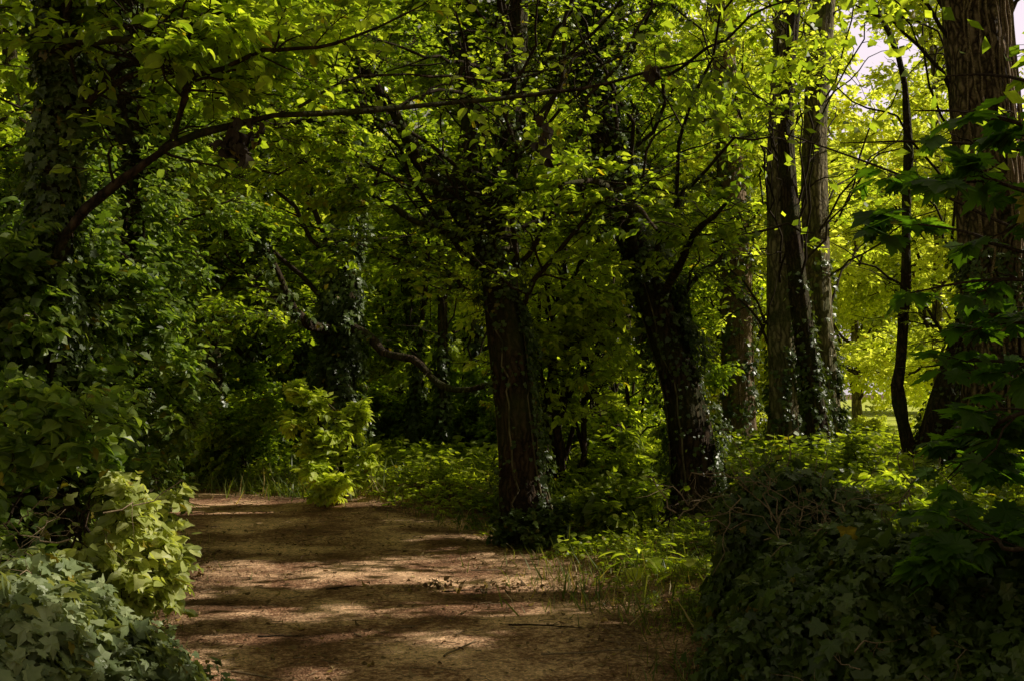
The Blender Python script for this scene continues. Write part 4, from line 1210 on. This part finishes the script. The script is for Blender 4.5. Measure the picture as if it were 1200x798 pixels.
# crumpled leaf pile on the path
r = np.random.default_rng(720)
n = 90
c = P(560, 688, 8.2)
B = np.array([c[0], c[1], 0]) + r.normal(0, 1, (n, 3)) * [.38, .16, 0]
B[:, 2] = ground_z(B[:, 0], B[:, 1]) + .018 + .02 * r.random(n)
D = r.normal(0, 1, (n, 3)) * [1, 1, .25]
tag(build("leaf_scatter", leaves(Geo(), HI, B, D, r.normal(0, .45, (n, 3)) + [0, 0, 1], .05 * r.uniform(.6, 1.4, n), curl=r.uniform(-5, 5, n)), M_DEAD, smooth=False),
    "low ragged scatter of crumpled brown leaves on the right half of the path", "fallen leaves", kind="stuff")


# ------------------------------------------------------------------ trees further back
def proto_tree(seed, h, rad, leafm, bark, size, n_l=22, n2=13, n3=9, nl=8, ivy=0, h0=.12, L2=1.6, L3=.8):
    r = np.random.default_rng(seed)
    g, Pt, R = trunk_geo([[0, 0, -.3, .2], [.1, 0, h * .25, .17], [-.1 + .3 * r.normal(), .1, h * .6, .12], [.2, 0, h, .03]], n=30, S=14, seed=seed, flare=.4)
    limbs = crown_limbs(Pt, R, (0, 0, h * .56), (rad, rad, h * .44), n_l, r, h0=h0, r0=.07)
    wood, leaf = Geo(), Geo()
    for q, rr in limbs:
        wood.add(*tubes(q[None], rr[None], 6))
    foliate(limbs, wood, leaf, r, n2=n2, L2=L2, n3=n3, L3=L3, nl=nl, size=size, tmpl=LO, cull=False, flat=.6, roll=.7, twigs=False)
    if ivy:
        ivy_on(leaf, Pt, R, ivy, .25, r, size=.11, tmpl=LO, hmax=.5, cull=False)
    return g, wood, leaf, leafm, bark


def place_proto(proto, name, places, cat):
    """places: (x, y, rot, scale, label, group)"""
    me = {}
    first = True
    for (x, y, rz, s, lab, grp) in places:
        root = thing(name, (x, y, gz(x, y)), lab, cat, grp)
        root.rotation_euler = (0, 0, rz)
        root.scale = (s, s, s)
        if first:
            parts = [build("trunk", proto[0], proto[4], root), build("branches", proto[1], M_TWIG, root), build("foliage", proto[2], proto[3], root, smooth=False)]
            first = False
        else:
            for p in parts:
                c = p.copy()
                c.parent = root
                C.objects.link(c)


GD = "trees of the dim wood behind the path bend"
GL = "sunlit trees behind the straight trunks on the right"
LD = "tree of the dim dense wood behind the path bend"
LL = "sunlit yellow-green tree behind the straight trunks on the right"
pa = proto_tree(801, 15, 3.6, M_SUN, M_BARK, .15, ivy=3000)
pb = proto_tree(802, 13, 3.2, M_TREE, M_BARK, .15, n_l=24)
pc_ = proto_tree(803, 16, 3.8, M_FAR, M_BARK2, .17)
pd = proto_tree(804, 13, 3.6, M_FAR, M_BARK2, .17, n_l=24, h0=.08)
place_proto(pa, "background_tree", [(-9.5, 19, 0, 1, LD, GD), (-1.0, 21.5, 1, .75, LD, GD), (-6.6, 24.5, 2, 1.05, LD, GD), (-13.5, 26, 3, 1.1, LD, GD), (1.8, 26, 4, .7, LD, GD), (-17, 20, 5, 1, LD, GD)], "tree")
place_proto(pb, "background_tree", [(-5.2, 20.3, .5, 1, LD, GD), (-12.5, 15.5, 1.4, 1, LD, GD), (-3.0, 27.5, 2.3, .95, LD, GD), (-10, 30, 3.3, 1.25, LD, GD), (2.9, 22.5, 4.1, .7, LD, GD), (-8.2, 12.6, 5, .8, LD, GD), (-6.8, 8.2, 5.5, .8, LD, GD)], "tree")
place_proto(pc_, "background_tree", [(8.5, 31, 0, 1, LL, GL), (3.8, 34, 1, 1.15, LL, GL), (14.2, 33, 2, .95, LL, GL), (16.8, 36, 4.2, 1.1, LL, GL), (10.8, 45, 3, 1.05, LL, GL), (19.5, 43, 5, .8, LL, GL)], "tree")
place_proto(pd, "background_tree", [(6, 27, .4, .9, LL, GL), (15.8, 28.5, 1.8, .5, LL, GL), (14.7, 29.0, 3.8, .92, LL, GL), (8, 39, 2.9, 1.25, LL, GL), (18, 52, 3.9, 1.2, LL, GL), (26, 54, 5.2, .9, LL, GL)], "tree")

# slim poles in the dim wood
for k, (px, d, rad, lean, lab) in enumerate([
        (282, 18, .10, .3, "thin dark trunk in the gloom left of the mossy-limbed tree"), (255, 17, .16, -.2, "black trunk at the mouth of the dark path opening"),
        (480, 19, .06, .25, "slim stem just left of the crossing pair behind the mossy limb"), (520, 18, .11, -.1, "dark ivy pole between the mossy limb and the path-edge tree"),
        (500, 20, .05, -.35, "slanting slim stem behind the mossy limb"), (350, 20, .05, .15, "spindly stem seen through the bright gap beyond the bend"),
        (545, 19, .06, .4, "leaning slim pole close to the left of the path-edge tree"), (660, 20, .08, .1, "slim dark trunk between the two ivy trees")]):
    r = np.random.default_rng(820 + k)
    x, y = P(px, 500, d)[:2]
    h = 7
    root, Pt, R = make_tree("slim_tree", lab, "tree", [[x, y, -.2, rad], [x + lean * .3, y, 1.5, rad * .9], [x + lean * .8 + .1 * r.normal(), y, 4, rad * .7], [x + lean * 1.6, y, h, rad * .3]],
                            (x + lean, y, 5.0), (1.4, 1.4, 2.2), 8, 830 + k, ivy=1500, ivy_thick=.1, ivy_size=.09, size=.12, tmpl=LO, n2=8, n3=7, nl=7, L2=1.0, L3=.5, S=12, h0=.35, limb_r=.02, twigs=False)

# bushes under the far trees
pe = Geo(), Geo()
r = np.random.default_rng(850)
b_st, b_lf = Geo(), Geo()
lim = [limb_to((0, 0, 0), t, .02, r, arch=.2) for t in blob((0, 0, 1.1), (1.3, 1.2, 1.0), 18, r)]
for q, rr in lim:
    b_st.add(*tubes(q[None], rr[None], 5))
foliate(lim, b_st, b_lf, r, n2=11, L2=.7, n3=7, L3=.35, nl=7, size=.11, tmpl=LO, cull=False, roll=.9, flat=.6, twigs=False)
pl = []
r = np.random.default_rng(851)
for k in range(26):
    yy = r.uniform(17, 26)
    xx = yy * r.uniform(-.5, .12)
    pl.append((xx, yy))
for k in range(14):
    yy = r.uniform(19, 28)
    xx = yy * r.uniform(.2, .55)
    if abs(xx / yy - .37) < .035:
        continue
    pl.append((xx, yy))
pl += [(9.7, 27.5), (12.4, 29), (11.3, 31.5), (14.5, 30)]
first = None
for k, (xx, yy) in enumerate(pl):
    right = xx / yy > .15
    s = r.uniform(.7, 1.05) * (.75 if right else 1.1) * (.65 if k >= len(pl) - 4 else 1)
    root = thing("woodland_bush", (xx, yy, gz(xx, yy)), "leafy bush among the sunny trees on the right" if right else "shaded bush on the floor of the dim wood behind the bend", "bush",
                 "bushes among the sunny trees" if right else "bushes in the dim wood")
    root.rotation_euler = (0, 0, r.uniform(0, 6.28))
    root.scale = (s, s, s)
    if first is None:
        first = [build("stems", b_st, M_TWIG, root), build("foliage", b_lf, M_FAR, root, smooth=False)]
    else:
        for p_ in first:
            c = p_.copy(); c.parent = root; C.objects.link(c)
            if p_.data.materials[0] == M_FAR and not right:      # darker leaf colour stands in for shade in the dim wood
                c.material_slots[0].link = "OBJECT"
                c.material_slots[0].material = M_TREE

# far woodland as one mass
r = np.random.default_rng(860)
g = Geo()
for k in range(80):
    if k < 44:
        x, y = -42 + k * 1.0 + r.uniform(-1, 1), r.uniform(34, 44)
    else:
        x, y = -2 + (k - 44) * 1.35 + r.uniform(-1, 1), r.uniform(66, 82)
    if abs(x - .352 * y) < 1.6 and False:
        continue
    hh = r.uniform(.85, 1.1) * (20 - k * .22) if k < 44 else r.uniform(.85, 1.15) * (31 - (k - 44) * .35)
    n = 8000
    nc = 60
    cc_ = np.array([x, y, hh * .5]) + unit(r.normal(0, 1, (nc, 3))) * r.uniform(.3, 1, (nc, 1)) * [4, 3, hh * .5]
    B = cc_[r.integers(0, nc, n)] + r.normal(0, .55, (n, 3)) * [1.2, 1.2, .7]
    B = B[B[:, 2] > .1]
    B = B[keep_mask(B)]
    leaves(g, LO, B, r.normal(0, 1, B.shape), r.normal(0, .6, B.shape) + [0, 0, 1], .3 * r.uniform(.7, 1.4, len(B)))
tag(build("woodland", g, M_FAR, smooth=False), "distant wall of woodland foliage closing off the view", "woodland", kind="stuff")

# ------------------------------------------------------------------ sky, sun, camera
sc = bpy.context.scene
w = bpy.data.worlds.new("World")
sc.world = w
w.use_nodes = True
nt = w.node_tree
nt.nodes.clear()
sky = nt.nodes.new("ShaderNodeTexSky")
sky.sky_type = "NISHITA"
sky.sun_disc = False
sky.sun_elevation = SUN_EL
sky.sun_rotation = SUN_AZ
sky.dust_density = 4.0
sky.air_density = 1.0
bg = nt.nodes.new("ShaderNodeBackground")
bg.inputs[1].default_value = .066
# pale warm haze low in the sky, thinning out overhead
L = nt.links.new
tc = nt.nodes.new("ShaderNodeTexCoord")
sp = nt.nodes.new("ShaderNodeSeparateXYZ"); L(tc.outputs["Generated"], sp.inputs[0])
mr = nt.nodes.new("ShaderNodeMapRange"); L(sp.outputs[2], mr.inputs[0])
mr.inputs[1].default_value = .25; mr.inputs[2].default_value = .75; mr.inputs[3].default_value = .9; mr.inputs[4].default_value = .8
mixn = nt.nodes.new("ShaderNodeMix"); mixn.data_type = "RGBA"
L(mr.outputs[0], mixn.inputs[0]); L(sky.outputs[0], mixn.inputs[6]); hz = nt.nodes.new("ShaderNodeMix"); hz.data_type = "RGBA"
L(mr.outputs[0], hz.inputs[0]); hz.inputs[6].default_value = (4.6, 4.2, 2.7, 1); hz.inputs[7].default_value = (16.5, 14.2, 15.6, 1)
dt = nt.nodes.new("ShaderNodeVectorMath"); dt.operation = "DOT_PRODUCT"   # added bright patch of sky, whitens the leaf gap over the meadow
cd = P(1012, 120, 100) - CAM
dt.inputs[1].default_value = [float(q) for q in cd / np.linalg.norm(cd)]
L(tc.outputs["Generated"], dt.inputs[0])
m3 = nt.nodes.new("ShaderNodeMapRange"); L(dt.outputs["Value"], m3.inputs[0]); m3.inputs[1].default_value = .93; m3.inputs[2].default_value = .98
L(m3.outputs[0], hz.inputs[0]); L(hz.outputs[2], mixn.inputs[7])
L(mixn.outputs[2], bg.inputs[0])
o = nt.nodes.new("ShaderNodeOutputWorld")
nt.links.new(bg.outputs[0], o.inputs[0])

sl = bpy.data.lights.new("sun", "SUN")
sl.energy = 5.0
sl.angle = math.radians(.5)
sl.color = (1.0, .92, .76)
so = bpy.data.objects.new("sun", sl)
C.objects.link(so)
import mathutils
so.rotation_euler = mathutils.Vector([float(a) for a in SUN]).to_track_quat("Z", "Y").to_euler()
so.location = (20, 0, 20)

cam = bpy.data.cameras.new("camera")
cam.lens = 35
cam.sensor_width = 36
cam.clip_start = .05
cam.clip_end = 3000
co = bpy.data.objects.new("camera", cam)
C.objects.link(co)
co.location = (0, 0, 1.6)
co.rotation_euler = (math.pi / 2 + PITCH, 0, 0)
sc.camera = co

sc.render.engine = "CYCLES"
cy = sc.cycles
cy.max_bounces = 5
cy.diffuse_bounces = 3
cy.glossy_bounces = 1
cy.transmission_bounces = 3
cy.transparent_max_bounces = 4
cy.caustics_reflective = False
cy.caustics_refractive = False
cy.sample_clamp_indirect = 6
cy.use_denoising = True
cy.denoiser = "OPENIMAGEDENOISE"
sc.view_settings.view_transform = "Standard"
sc.view_settings.look = "None"
sc.view_settings.exposure = 0
sc.view_settings.gamma = 1
